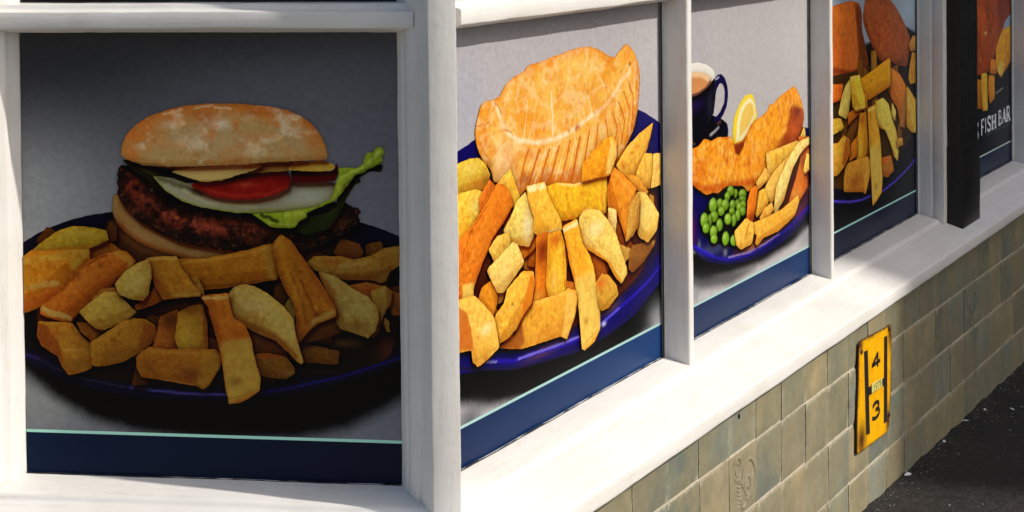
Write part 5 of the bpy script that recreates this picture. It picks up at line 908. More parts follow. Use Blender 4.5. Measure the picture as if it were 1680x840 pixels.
board_poster = build_poster('R', 0.9445, 'poster of battered fish with peas, lemon, chips and a mug of tea', [
('backdrop',[0,0,1785,0,1785,1500,0,1500],(162,159,161),[('b',818,614,267.7,123.0,(173,169,168),0.6),('b',159,661,67.3,80.1,(148,148,157),0.5),('p',[84,193,948,194,946,130,764,99,553,89,360,100,183,120,83,153],(9,9,12),1,23.7),('p',[83,166,288,114,513,85,360,75,182,99,82,129],(25,27,31),0.8,23.7),('b',862,97,45.5,21.8,(127,130,134),0.9),('b',151,92,26.9,16.1,(118,122,130),0.8)],0,0,((151,150,155),4.7,0.06),0,(0,0,892,750)),
('colour_band',[0,0,1785,0,1785,138,0,138],(11,32,69),[('g',(147,46),(888,29),(15,43,86))],0,0,0,0,(0,0,892,750)),
('pinstripe',[0,138,1785,138,1785,148,0,148],(146,181,179),[],0,0,0,0,(0,0,892,750)),
('printed_plate',[-40,701,1627,773,1708,764,1781,746,1901,716,1895,355,1773,318,1617,266,1398,233,1148,218,911,226,685,251,470,302,354,348,274,395,-40,443],(10,7,72),[('p',[361,142,556,238,950,336,948,197,765,151,574,132],(55,23,35),0.9,11.2),('b',140,235,16.7,40.0,(73,13,69),0.8),('b',253,178,105.7,13.7,(89,97,130),0.35),('b',324,159,10.9,11.1,(127,135,149),0.6),('b',174,200,8.5,10.8,(99,107,130),0.6),('b',494,139,54.8,7.2,(173,110,60),0.7),('b',818,174,31.3,21.6,(93,23,57),0.8),('s',[84,224,140,204,184,182,271,153,343,138,417,129,494,126,574,128,657,136,756,146,836,164,947,184],7.8,(26,15,134),0.95,4.5),('s',[343,142,467,131,558,132,670,140],3.6,(151,130,187),0.8,2.1),('s',[150,202,253,163],3.4,(41,29,188),0.9,2.0),('s',[84,214,177,176,343,128,514,114,764,130,900,161],4.5,(11,7,38),0.8,2.7)],1,0,0,0,(0,0,892,750)),
('printed_saucer',[-40,975,491,961,633,923,683,898,697,866,689,827,446,798,-40,827],(5,5,17),[('s',[241,435,266,440,291,447],5.8,(164,167,177),0.8,3.5),('s',[135,437,152,427],5.7,(146,148,159),0.7,3.4),('s',[284,456,302,459],5.8,(173,176,190),0.8,3.5),('s',[341,445,345,425],3.6,(26,19,96),0.8,2.1)],1,0,0,0,(0,0,892,750)),
('printed_mug',[-40,1069,348,1068,451,1091,529,1119,554,1105,545,1024,523,963,469,931,419,866,-40,880],(7,5,15),[('b',156,514,47.1,16.0,(32,15,67),0.8),('b',242,512,17.5,54.5,(27,28,43),0.7),('s',[268,551,263,503],1.7,(69,70,91),0.5,1.2)],0,0,0,0,(0,0,892,750)),
('printed_mug_rim',[-40,1206,-40,1211,348,1207,447,1189,519,1162,539,1140,529,1119,451,1085,345,1063,-40,1054,-40,1054],(212,209,201),[('s',[128,605,175,603,227,593,261,579],4.5,(219,219,214),0.8,2.7)],1,0,0,0,(0,0,892,750)),
('printed_tea',[-40,1172,-40,1173,347,1167,439,1149,494,1125,445,1094,345,1075,-40,1064,-40,1064],(181,122,73),[('s',[128,581,192,576,236,561],13.5,(206,173,132),0.9,6.8),('b',157,547,40.4,10.7,(186,130,77),0.5)],1,0,0,0,(0,0,892,750)),
('printed_mug_handle',[536,1115,572,1132,612,1132,658,1110,687,1071,696,1029,677,977,622,935,568,917,525,922,526,944,561,948,597,960,649,998,657,1048,639,1082,600,1093,560,1069,546,1038],(15,8,53),[('s',[272,556,293,559],3.5,(164,167,196),0.9,2.1),('s',[339,523,332,493],2.4,(30,19,96),0.8,1.4)],1,0,0,0.1,(0,0,892,750)),
('printed_lemon',[994,1005,903,1005,841,977,780,932,757,898,746,851,745,806,762,793,860,792,961,840,1009,857,1057,887,1045,917,1027,963,1004,994],(215,189,43),[('p',[486,494,451,489,420,473,401,446,393,402,430,400,481,423,517,448,509,477],(216,210,164),0.95,5.7),('p',[486,483,459,480,432,463,416,436,415,408,473,429,509,454,501,475],(208,171,73),0.95,5.7),('s',[474,478,450,448,431,417],2.4,(215,191,121),0.7,1.5),('s',[494,476,481,443],2.4,(199,154,48),0.7,1.5)],1,0,0,0,(0,0,892,750)),
('printed_fish',[-40,840,269,836,343,838,378,850,412,863,454,854,486,843,531,847,566,851,638,842,719,836,748,814,759,796,807,796,861,798,915,822,970,859,1025,873,1081,881,1145,891,1194,904,1211,923,1227,933,1269,926,1302,937,1336,948,1395,960,1456,970,1508,979,1552,986,1596,972,1639,935,1692,874,1709,823,1690,766,1617,713,1520,707,1323,695,1181,678,1180,602,1083,598,1019,564,956,547,864,566,788,580,699,580,641,597,590,591,512,608,428,610,360,639,313,659,273,681,-40,711],(217,144,31),[('v',(222,176,85),26,0.6,0.55,41),('n',(195,96,20),20,0.56,0.5,42),('p',[753,442,784,445,869,424,867,369,795,346,640,347,674,367,726,386],(144,49,9),0.9,15.2),('b',801,425,26.6,15.3,(95,24,12),0.8),('b',778,380,30.8,21.4,(186,82,20),0.7),('b',708,353,42.7,21.1,(132,29,6),0.8),('b',641,411,58.2,59.4,(219,147,26),0.7),('b',579,389,48.6,35.2,(220,150,30),0.6),('b',771,472,35.1,18.3,(217,132,23),0.6),('p',[378,398,434,397,457,408,438,382,411,366,388,374],(103,17,9),0.95,8.4),('s',[87,350,221,317,364,304,498,294],17.9,(181,73,13),0.8,13.4),('b',170,358,47.5,21.5,(199,96,20),0.7),('b',336,365,11.0,11.1,(167,51,9),0.8),('b',205,379,34.4,10.8,(188,83,17),0.6),('b',421,330,53.1,19.9,(219,146,34),0.7),('b',264,386,42.4,16.4,(219,140,34),0.6),('b',471,349,15.5,20.1,(188,78,16),0.7),('b',538,328,31.9,29.1,(214,122,30),0.5),('s',[489,428,442,390],3.7,(140,50,12),0.6,2.2),('s',[293,362,284,308],5.9,(208,114,23),0.5,3.5),('b',517,287,31.6,11.6,(149,51,9),0.7)],1,((173,73,12),3.4,0.6),((181,83,16),10.0,0.55),0.15,(0,0,892,750)),
('printed_plate_shadow',[344,515,441,567,656,617,894,582,939,503,875,399,760,319,578,360,438,417,356,464],(13,18,7),[],2,0,0,0,(0,0,892,750)),
('printed_pea',[803,560,795,548,779,542,761,545,747,555,743,569,750,581,766,587,785,584,799,574],(125,168,32),[('b',382,286,6.0,3.9,(164,191,99),0.8),('s',[397,286,395,274,386,272],3.6,(62,99,11),0.6,4.8)],2,((59,94,9),3.4,0.75),0,0.15,(0,0,892,750)),
('printed_pea',[758,579,748,566,725,560,697,564,676,577,670,592,680,606,703,612,730,607,751,595],(106,149,32),[('b',351,298,8.8,4.4,(164,191,99),0.8),('s',[373,297,370,283,357,282],3.6,(62,99,11),0.6,4.8)],2,((59,94,9),3.4,0.75),0,0.15,(0,0,892,750)),
('printed_pea',[706,562,698,550,681,544,660,548,645,558,640,572,648,584,665,589,686,586,701,576],(120,163,32),[('b',332,287,6.6,3.9,(164,191,99),0.8),('s',[348,287,346,275,336,273],3.6,(62,99,11),0.6,4.7)],2,((59,94,9),3.3,0.75),0,0.15,(0,0,892,750)),
('printed_pea',[909,542,898,531,872,526,842,531,818,543,810,557,821,569,847,573,877,569,901,557],(111,154,32),[('b',423,279,9.9,4.0,(164,191,99),0.8),('s',[447,278,444,266,429,265],3.6,(62,99,11),0.6,4.9)],2,((59,94,9),3.4,0.75),0,0.15,(0,0,892,750)),
('printed_pea',[905,520,895,512,871,509,843,513,821,523,814,534,823,543,847,545,875,541,897,531],(106,149,32),[('b',423,267,9.1,3.0,(164,191,99),0.8),('s',[446,265,443,256,429,256],3.6,(62,99,11),0.6,4.9)],2,((59,94,9),3.4,0.75),0,0.15,(0,0,892,750)),
('printed_pea',[625,541,615,528,592,522,566,526,546,539,539,554,549,567,571,573,598,569,618,557],(115,159,32),[('b',285,278,8.6,4.3,(164,191,99),0.8),('s',[306,278,304,264,291,263],3.5,(62,99,11),0.6,4.7)],2,((59,94,9),3.3,0.75),0,0.15,(0,0,892,750)),
('printed_pea',[832,509,823,497,803,491,780,495,762,506,757,520,766,532,785,537,808,534,826,523],(106,149,32),[('b',392,261,7.5,3.9,(164,191,99),0.8),('s',[410,261,408,249,397,247],3.6,(62,99,11),0.6,4.8)],2,((59,94,9),3.4,0.75),0,0.15,(0,0,892,750)),
('printed_pea',[694,524,683,510,658,504,629,508,607,522,600,539,611,554,635,560,664,556,687,542],(111,154,32),[('b',317,271,9.4,4.9,(164,191,99),0.8),('s',[340,270,337,255,323,253],3.6,(62,99,11),0.6,4.7)],2,((59,94,9),3.3,0.75),0,0.15,(0,0,892,750)),
('printed_pea',[772,512,763,499,743,493,720,496,703,508,698,524,706,537,726,543,749,540,766,528],(106,149,32),[('b',362,264,7.4,4.4,(164,191,99),0.8),('s',[380,263,378,250,367,248],3.6,(62,99,11),0.6,4.8)],2,((59,94,9),3.4,0.75),0,0.15,(0,0,892,750)),
('printed_pea',[900,492,891,480,871,475,848,479,830,490,824,504,833,516,853,521,877,518,895,506],(125,168,32),[('b',426,253,7.6,4.0,(164,191,99),0.8),('s',[445,253,442,240,431,239],3.6,(62,99,11),0.6,4.8)],2,((59,94,9),3.4,0.75),0,0.15,(0,0,892,750)),
('printed_pea',[764,485,755,477,736,474,713,477,696,486,690,497,698,506,717,509,740,505,758,496],(120,163,32),[('b',358,249,7.4,2.9,(164,191,99),0.8),('s',[376,248,374,239,363,238],3.6,(62,99,11),0.6,4.8)],2,((59,94,9),3.4,0.75),0,0.15,(0,0,892,750)),
('printed_pea',[854,488,845,476,826,471,802,475,785,486,779,500,788,512,807,517,831,513,849,502],(125,168,32),[('b',403,251,7.5,4.0,(164,191,99),0.8),('s',[422,251,419,238,408,237],3.6,(62,99,11),0.6,4.8)],2,((59,94,9),3.4,0.75),0,0.15,(0,0,892,750)),
('printed_pea',[639,505,629,494,606,489,580,494,559,505,553,519,562,530,585,535,611,531,632,519],(115,159,32),[('b',292,260,8.6,3.9,(164,191,99),0.8),('s',[313,259,311,247,298,246],3.5,(62,99,11),0.6,4.7)],2,((59,94,9),3.3,0.75),0,0.15,(0,0,892,750)),
('printed_pea',[896,464,887,452,867,447,843,451,826,462,820,476,829,488,849,493,872,490,890,479],(106,149,32),[('b',424,239,7.6,4.0,(164,191,99),0.8),('s',[442,239,440,226,429,225],3.6,(62,99,11),0.6,4.8)],2,((59,94,9),3.4,0.75),0,0.15,(0,0,892,750)),
('printed_pea',[551,544,539,525,513,516,482,521,459,538,453,560,464,579,490,587,521,583,544,566],(111,154,32),[('b',244,283,9.8,6.2,(164,191,99),0.8),('s',[268,282,265,263,250,260],3.5,(62,99,11),0.6,4.7)],2,((59,94,9),3.3,0.75),0,0.15,(0,0,892,750)),
('printed_pea',[559,493,548,479,522,473,491,478,468,492,461,509,472,523,498,529,528,524,552,511],(106,149,32),[('b',248,256,9.8,4.8,(164,191,99),0.8),('s',[272,255,270,240,255,238],3.5,(62,99,11),0.6,4.7)],2,((59,94,9),3.3,0.75),0,0.15,(0,0,892,750)),
('printed_pea',[827,455,819,440,800,433,780,436,764,449,760,466,768,481,786,489,807,485,823,473],(115,159,32),[('b',392,235,6.7,4.9,(164,191,99),0.8),('s',[409,236,407,220,396,218],3.6,(62,99,11),0.6,4.8)],2,((59,94,9),3.4,0.75),0,0.15,(0,0,892,750)),
('printed_pea',[778,441,769,424,751,415,730,419,715,433,711,452,720,468,737,477,758,473,774,460],(106,149,32),[('b',368,229,6.7,5.4,(164,191,99),0.8),('s',[384,229,382,212,372,209],3.6,(62,99,11),0.6,4.8)],2,((59,94,9),3.4,0.75),0,0.15,(0,0,892,750)),
('printed_pea',[719,456,708,441,685,435,658,439,637,453,631,470,641,485,664,491,691,487,712,474],(120,163,32),[('b',331,237,8.8,4.9,(164,191,99),0.8),('s',[353,236,350,221,337,219],3.6,(62,99,11),0.6,4.8)],2,((59,94,9),3.3,0.75),0,0.15,(0,0,892,750)),
('printed_pea',[485,483,477,465,462,456,445,459,432,473,429,492,436,510,452,520,469,517,482,503],(111,154,32),[('b',225,250,5.6,5.7,(164,191,99),0.8),('s',[238,251,237,233,228,229],3.5,(62,99,11),0.6,4.6)],2,((59,94,9),3.3,0.75),0,0.15,(0,0,892,750)),
('printed_pea',[443,496,432,477,408,468,380,472,360,489,354,510,364,529,388,538,416,534,437,517],(111,154,32),[('b',193,258,8.9,6.1,(164,191,99),0.8),('s',[215,258,212,239,199,236],3.5,(62,99,11),0.6,4.6)],2,((59,94,9),3.2,0.75),0,0.15,(0,0,892,750)),
('printed_pea',[460,457,450,445,428,439,403,444,383,456,377,471,386,484,408,489,434,485,453,473],(111,154,32),[('b',203,237,8.3,4.3,(164,191,99),0.8),('s',[224,236,221,223,209,221],3.5,(62,99,11),0.6,4.6)],2,((59,94,9),3.3,0.75),0,0.15,(0,0,892,750)),
('printed_pea',[612,446,603,429,582,422,557,426,539,440,534,459,543,475,564,483,588,479,607,464],(106,149,32),[('b',281,232,7.8,5.3,(164,191,99),0.8),('s',[300,231,298,215,286,212],3.5,(62,99,11),0.6,4.7)],2,((59,94,9),3.3,0.75),0,0.15,(0,0,892,750)),
('printed_pea',[544,427,533,411,511,404,485,408,465,422,459,441,469,457,492,464,518,460,538,446],(120,163,32),[('b',245,223,8.4,5.3,(164,191,99),0.8),('s',[266,222,263,206,250,203],3.5,(62,99,11),0.6,4.7)],2,((59,94,9),3.3,0.75),0,0.15,(0,0,892,750)),
('printed_pea',[550,393,540,382,518,378,492,383,472,394,466,408,475,419,497,423,523,419,543,407],(115,159,32),[('b',248,205,8.4,3.8,(164,191,99),0.8),('s',[269,203,266,192,254,190],3.5,(62,99,11),0.6,4.7)],2,((59,94,9),3.3,0.75),0,0.15,(0,0,892,750)),
('printed_pea',[687,371,677,354,653,345,626,350,606,366,600,387,611,404,634,412,661,408,681,392],(111,154,32),[('b',316,196,8.7,5.8,(164,191,99),0.8),('s',[337,195,335,177,321,175],3.6,(62,99,11),0.6,4.7)],2,((59,94,9),3.3,0.75),0,0.15,(0,0,892,750)),
('printed_pea',[795,344,783,330,758,324,728,329,705,343,698,361,709,376,734,382,764,376,787,362],(120,163,32),[('b',367,182,9.6,4.9,(164,191,99),0.8),('s',[390,180,387,165,373,164],3.6,(62,99,11),0.6,4.8)],2,((59,94,9),3.4,0.75),0,0.15,(0,0,892,750)),
('chip_heap_shadow',[1003,551,1180,599,1449,652,1789,679,1784,435,1584,379,1273,320,1069,291,798,315,891,425],(73,25,11),[('b',788,248,44.2,33.7,(49,12,19),0.8)],2,0,0,0,(0,0,892,750)),
('printed_chip',[1701,772,1720,719,1690,694,1612,706],(218,189,89),[],1,((184,109,20),3.7,0.32),((192,131,28),13.9,0.38),0.16,(0,0,892,750)),
('printed_chip',[1623,691,1605,727,1766,708,1911,703,1909,570,1735,518,1743,452,1627,401,1462,412,1507,464,1572,525,1639,609],(198,106,27),[('b',838,295,27.0,21.7,(113,39,16),0.7),('b',788,220,35.3,12.3,(210,148,60),0.7)],1,((167,61,6),3.7,0.32),((174,74,9),13.9,0.38),0.16,(0,0,892,750)),
('printed_chip',[1157,703,1258,703,1438,708,1600,710,1636,676,1481,641,1336,609,1222,585,1168,609],(215,171,62),[('p',[583,350,607,350,610,298,590,304],(217,182,91),0.8,5.9),('b',652,320,16.7,14.9,(192,130,36),0.7),('s',[607,349,791,352],3.8,(220,186,101),0.6,2.3)],1,((181,99,14),3.6,0.32),((190,119,20),13.5,0.38),0.16,(0,0,892,750)),
('printed_chip',[1142,638,1218,585,1193,570,1053,540,1019,580,1102,612],(218,173,77),[],1,((184,99,17),3.5,0.32),((192,120,25),13.2,0.38),0.16,(0,0,892,750)),
('printed_chip',[1476,647,1385,579,1297,523,1250,455,1223,447,1131,512,1139,536,1216,581,1342,620],(218,178,81),[('s',[716,310,630,239],6.4,(199,130,36),0.6,3.8)],1,((184,102,19),3.6,0.32),((192,124,26),13.4,0.38),0.16,(0,0,892,750)),
('printed_chip',[1767,706,1916,696,1915,649,1766,668,1640,638,1517,570,1451,498,1396,438,1332,414,1291,384,1253,397,1275,483,1298,525,1363,573,1472,644,1622,701],(215,195,111),[('s',[867,331,767,288,706,227,663,198],7.9,(187,109,28),0.85,6.6),('s',[835,344,724,303,663,237],7.9,(219,204,130),0.6,4.7)],1,((180,111,26),3.7,0.32),((188,134,35),13.7,0.38),0.16,(0,0,892,750)),
('printed_chip',[1730,628,1768,617,1906,604,1905,524,1751,537,1699,525,1680,548],(215,182,85),[],1,((181,104,19),3.7,0.32),((189,126,27),14.1,0.38),0.16,(0,0,892,750)),
('printed_chip',[1128,538,1191,461,1132,436,1032,412,1007,435,1034,486,1061,533],(218,175,64),[('s',[565,260,524,217],5.0,(207,140,32),0.5,3.0)],1,((184,100,15),3.5,0.32),((193,122,21),13.1,0.38),0.16,(0,0,892,750)),
('printed_chip',[1231,453,1256,416,1202,393,1082,388,1062,404,1133,441],(212,158,62),[],1,((180,91,14),3.5,0.32),((187,110,20),13.2,0.38),0.16,(0,0,892,750)),
('printed_chip',[1018,568,1047,543,1017,463,976,396,895,410,911,505,951,558],(209,117,27),[('b',480,212,27.2,14.4,(146,41,9),0.9),('s',[509,275,489,227],4.9,(181,73,13),0.7,2.9)],1,((175,67,6),3.5,0.32),((184,82,9),13.0,0.38),0.16,(0,0,892,750)),
('printed_chip',[1607,437,1616,400,1551,339,1434,317,1315,298,1110,300,1036,277,1003,289,1028,330,963,347,964,396,1112,392,1356,398,1498,418],(212,163,57),[('s',[778,170,657,152,539,150],7.8,(198,125,32),0.7,4.7),('b',645,176,58.4,11.9,(215,151,35),0.5)],1,((180,94,13),3.6,0.32),((187,114,19),13.3,0.38),0.16,(0,0,892,750)),
('printed_chip',[892,433,982,396,992,348,964,298,824,295,769,323,744,393],(215,171,64),[('s',[469,203,437,168],4.9,(167,67,15),0.8,2.9),('b',406,176,22.6,14.2,(219,188,91),0.6)],1,((181,98,15),3.4,0.32),((190,119,21),12.8,0.38),0.16,(0,0,892,750))], 2.7, 3)
board_poster = build_poster('R', 1.859, 'shaded poster of two breaded fishcakes over chips, left of the black pilaster', [
('backdrop',[0,0,1875,0,1875,1500,0,1500],(147,163,177),[('b',860,628,101.2,54.9,(168,192,210),0.8),('p',[87,537,847,576,1021,530,1009,-143,77,27],(13,13,15),1,8.0)],0,0,0,0,(0,0,937,750)),
('colour_band',[0,0,1875,0,1875,138,0,138],(19,30,55),[],0,0,0,0,(0,0,937,750)),
('pinstripe',[0,138,1875,138,1875,148,0,148],(168,221,215),[],0,0,0,0,(0,0,937,750)),
('printed_plate',[-40,979,1694,1144,1846,1104,2042,1061,2029,308,1806,301,1652,267,1430,234,1193,216,954,221,801,228,620,243,405,277,-40,328],(16,13,27),[('s',[80,174,203,150,310,133,401,124,477,123,597,120,715,130,826,146,903,162,1015,188],4.9,(85,68,218),0.95,3.3)],1,0,0,0,(0,0,937,750)),
('printed_fishcake',[-40,1323,-40,1337,496,1360,641,1365,789,1344,831,1287,830,1196,872,1132,915,1060,947,996,858,946,581,951,-40,994,-40,1036],(218,118,43),[('p',[352,674,504,666,500,459,391,469,372,581],(98,45,13),0.95,26.8),('n',(145,62,19),9,0.5,0.6,51),('n',(241,165,75),6,0.64,0.4,52),('s',[87,518,194,502,312,482,445,482],19.0,(140,41,15),0.9,13.6),('b',237,639,60.9,32.8,(241,133,40),0.6),('b',215,550,50.4,39.2,(241,118,36),0.6)],2,((137,54,17),4.0,0.5),((210,89,23),8.3,0.7),0.1,(0,0,937,750)),
('printed_fishcake',[876,1339,921,1402,1078,1429,1238,1393,1331,1342,1450,1293,1570,1225,1669,1153,1756,1085,1729,995,1689,911,1455,945,1324,985,1184,979,1048,1063,938,1144,841,1239],(171,93,43),[('s',[427,645,469,582,547,526,615,489],18.8,(130,58,23),0.9,11.5),('b',782,471,86.3,18.1,(105,45,27),0.8),('b',616,563,104.8,52.7,(203,99,40),0.6),('n',(116,50,19),9,0.48,0.7,53),('n',(241,142,75),6,0.64,0.4,54)],2,((122,53,19),4.2,0.6),((166,67,23),8.8,0.85),0.1,(0,0,937,750)),
('chip_heap_shadow',[-40,995,676,972,1301,987,1589,865,1839,712,1835,509,1457,392,1102,265,508,346,-40,468],(71,44,12),[('b',470,333,110.7,68.5,(92,54,14),0.7),('b',791,278,74.3,54.4,(48,28,9),0.8)],2,0,0,0,(0,0,937,750)),
('printed_chip',[929,953,883,862,820,780,757,822,795,900,843,995],(144,98,25),[],1,((123,59,8),4.1,0.32),((129,71,10),15.3,0.38),0.16,(0,0,937,750)),
('printed_chip',[1297,637,1187,632,1065,655,1061,740,1168,748,1282,733],(144,98,25),[],1,((123,59,8),4.2,0.32),((129,71,10),15.7,0.38),0.16,(0,0,937,750)),
('printed_chip',[1213,645,1113,558,995,510,927,572,1019,655,1131,726],(144,98,25),[],1,((123,59,8),4.2,0.32),((129,71,10),15.6,0.38),0.16,(0,0,937,750)),
('printed_chip',[1501,940,1506,825,1497,711,1404,716,1381,821,1385,936],(144,98,25),[],1,((123,59,8),4.3,0.32),((129,71,10),16.1,0.38),0.16,(0,0,937,750)),
('printed_chip',[1508,861,1470,704,1406,567,1324,585,1346,730,1391,882],(127,80,21),[],1,((108,49,6),4.3,0.32),((112,57,9),16.1,0.38),0.16,(0,0,937,750)),
('printed_chip',[599,883,578,716,541,552,462,592,473,728,500,891],(127,80,21),[],1,((108,49,6),4.0,0.32),((112,57,9),14.8,0.38),0.16,(0,0,937,750)),
('printed_chip',[851,1018,838,886,802,742,725,748,736,890,761,1036],(127,80,21),[],1,((108,49,6),4.1,0.32),((112,57,9),15.2,0.38),0.16,(0,0,937,750)),
('printed_chip',[1156,975,1279,947,1394,904,1379,835,1272,864,1145,901],(127,80,21),[],1,((108,49,6),4.2,0.32),((112,57,9),15.9,0.38),0.16,(0,0,937,750)),
('printed_chip',[1084,1056,1104,888,1090,716,1011,713,994,875,985,1065],(165,118,32),[],1,((140,71,10),4.1,0.32),((146,85,13),15.6,0.38),0.16,(0,0,937,750)),
('printed_chip',[646,683,816,624,973,546,957,467,804,527,645,592],(144,98,25),[],1,((123,59,8),4.1,0.32),((129,71,10),15.2,0.38),0.16,(0,0,937,750)),
('printed_chip',[826,764,716,645,585,534,525,607,629,710,751,829],(127,80,21),[],1,((108,49,6),4.0,0.32),((112,57,9),15.0,0.38),0.16,(0,0,937,750)),
('printed_chip',[1702,709,1615,563,1508,437,1439,459,1508,605,1610,745],(144,98,25),[],1,((123,59,8),4.3,0.32),((129,71,10),16.3,0.38),0.16,(0,0,937,750)),
('printed_chip',[1297,923,1429,884,1539,801,1503,725,1379,758,1260,827],(144,98,25),[],1,((123,59,8),4.3,0.32),((129,71,10),16.0,0.38),0.16,(0,0,937,750)),
('printed_chip',[1103,411,1004,360,891,327,844,380,944,438,1069,489],(165,118,32),[],1,((140,71,10),4.1,0.32),((146,85,13),15.5,0.38),0.16,(0,0,937,750)),
('printed_chip',[1816,1095,2050,1038,2049,991,1747,999,1722,1048],(201,154,72),[],1,((169,90,19),4.5,0.32),((176,107,25),16.7,0.38),0.16,(0,0,937,750)),
('printed_chip',[1790,996,2049,935,2047,797,1746,802,1706,840,1743,930],(203,151,53),[],1,((172,89,14),4.4,0.32),((180,107,19),16.7,0.38),0.16,(0,0,937,750)),
('printed_chip',[-48,989,-48,963,502,924,448,841,-48,825,-48,842],(241,121,32),[],1,((213,72,10),3.9,0.32),((221,87,13),14.6,0.38),0.16,(0,0,937,750)),
('printed_chip',[1352,939,1527,887,1644,808,1682,773,1589,682,1535,598,1485,682,1348,765],(227,136,43),[('s',[703,450,793,387],9.1,(241,160,56),0.6,5.5),('s',[696,415,768,326],4.5,(174,85,25),0.7,2.7)],1,((192,81,12),4.3,0.32),((200,96,17),16.2,0.38),0.16,(0,0,937,750)),
('printed_chip',[1665,787,1690,736,1634,552,1523,573,1569,691],(183,121,47),[],1,((155,72,12),4.4,0.32),((162,86,18),16.4,0.38),0.16,(0,0,937,750)),
('printed_chip',[1674,802,1812,725,2043,578,2041,484,1781,505,1662,556],(230,192,72),[],1,((194,112,19),4.4,0.32),((203,135,25),16.7,0.38),0.16,(0,0,937,750)),
('printed_chip',[780,923,1003,950,1317,997,1347,981,1356,832,1126,808,921,790,823,847],(236,169,28),[('s',[650,492,661,422],4.5,(241,207,69),0.8,2.7),('b',489,448,11.1,5.2,(180,107,25),0.7),('s',[477,401,661,416],4.4,(219,104,23),0.7,2.6)],1,((199,101,9),4.2,0.32),((209,119,12),15.6,0.38),0.16,(0,0,937,750)),
('printed_chip',[611,941,626,872,580,747,540,727,407,767,467,858,528,911],(241,221,107),[],1,((208,129,27),4.0,0.32),((218,155,41),14.9,0.3),0.16,(0,0,937,750)),
('printed_chip',[572,756,707,772,885,750,669,715,570,689],(213,121,27),[],1,((180,73,8),4.0,0.32),((187,87,11),15.1,0.38),0.16,(0,0,937,750)),
('printed_chip',[854,841,901,830,912,753,852,726],(236,154,43),[],1,((199,91,12),4.1,0.32),((209,108,17),15.3,0.38),0.16,(0,0,937,750)),
('printed_chip',[606,953,773,949,813,881,862,814,877,753,701,752,646,784,626,870],(241,210,59),[('s',[311,472,385,468],5.7,(241,241,124),0.8,3.4),('s',[347,385,433,382],4.3,(241,236,104),0.8,2.6)],1,((214,123,15),4.0,0.32),((224,148,21),15.1,0.38),0.16,(0,0,937,750)),
('printed_chip',[776,733,890,728,911,549,874,464,704,487,704,550],(236,174,40),[('b',410,347,32.5,20.3,(181,83,21),0.8),('b',387,275,21.5,23.6,(241,207,66),0.6)],1,((199,103,11),4.1,0.32),((209,123,15),15.2,0.38),0.16,(0,0,937,750)),
('printed_chip',[623,586,726,615,724,504,578,492],(224,136,29),[],1,((191,81,9),4.0,0.32),((199,97,12),15.0,0.38),0.16,(0,0,937,750)),
('printed_chip',[1055,772,1198,778,1308,728,1344,672,1450,557,1503,446,1476,374,1401,413,1317,512,1230,584,1076,628],(241,221,92),[('s',[548,314,623,288,705,213],7.4,(168,92,25),0.8,4.4)],1,((213,129,24),4.2,0.32),((223,155,32),15.9,0.3),0.16,(0,0,937,750)),
('printed_chip',[1371,733,1450,670,1427,614,1358,664],(241,227,115),[],1,((208,131,29),4.3,0.32),((218,158,45),16.1,0.38),0.16,(0,0,937,750)),
('printed_chip',[1437,511,1575,502,1586,457,1479,454],(212,171,69),[],1,((180,101,18),4.3,0.32),((186,120,24),16.2,0.38),0.16,(0,0,937,750)),
('printed_chip',[1145,437,1343,428,1403,330,1277,305,1166,330],(198,127,43),[('b',609,208,34.9,8.8,(225,82,27),0.8)],1,((167,75,12),4.2,0.32),((175,90,17),15.9,0.38),0.16,(0,0,937,750)),
('printed_chip',[526,486,718,486,912,478,956,441,944,360,867,271,805,293,487,339,488,415],(221,157,50),[('b',348,184,63.6,23.5,(168,85,27),0.8),('p',[441,238,474,220,467,179,428,137,418,169],(236,177,69),0.8,5.1)],1,((187,93,13),4.0,0.32),((196,111,19),15.2,0.38),0.16,(0,0,937,750)),
('printed_chip',[903,747,1054,756,1065,684,1123,590,1147,518,1178,322,1164,237,1068,203,992,183,975,289,952,429,934,573],(239,180,50),[('p',[474,264,565,260,591,144,494,93],(230,201,87),0.9,17.2),('s',[460,366,527,369],5.8,(241,236,124),0.8,3.5),('b',528,144,22.6,10.4,(168,112,40),0.7)],1,((202,106,13),4.2,0.32),((211,127,19),15.6,0.38),0.16,(0,0,937,750)),
('printed_chip',[-48,811,-48,778,446,746,498,682,-48,643,-48,657],(230,189,59),[],1,((195,111,15),3.9,0.32),((203,133,21),14.6,0.38),0.16,(0,0,937,750)),
('printed_chip',[-55,657,394,616,489,648,585,611,604,536,507,479,390,443,-55,478],(230,174,53),[('p',[262,314,303,299,302,266,250,240,230,246],(186,91,27),0.9,4.9)],1,((195,103,14),3.9,0.32),((203,123,19),14.7,0.38),0.16,(0,0,937,750))], 3.2, 4)
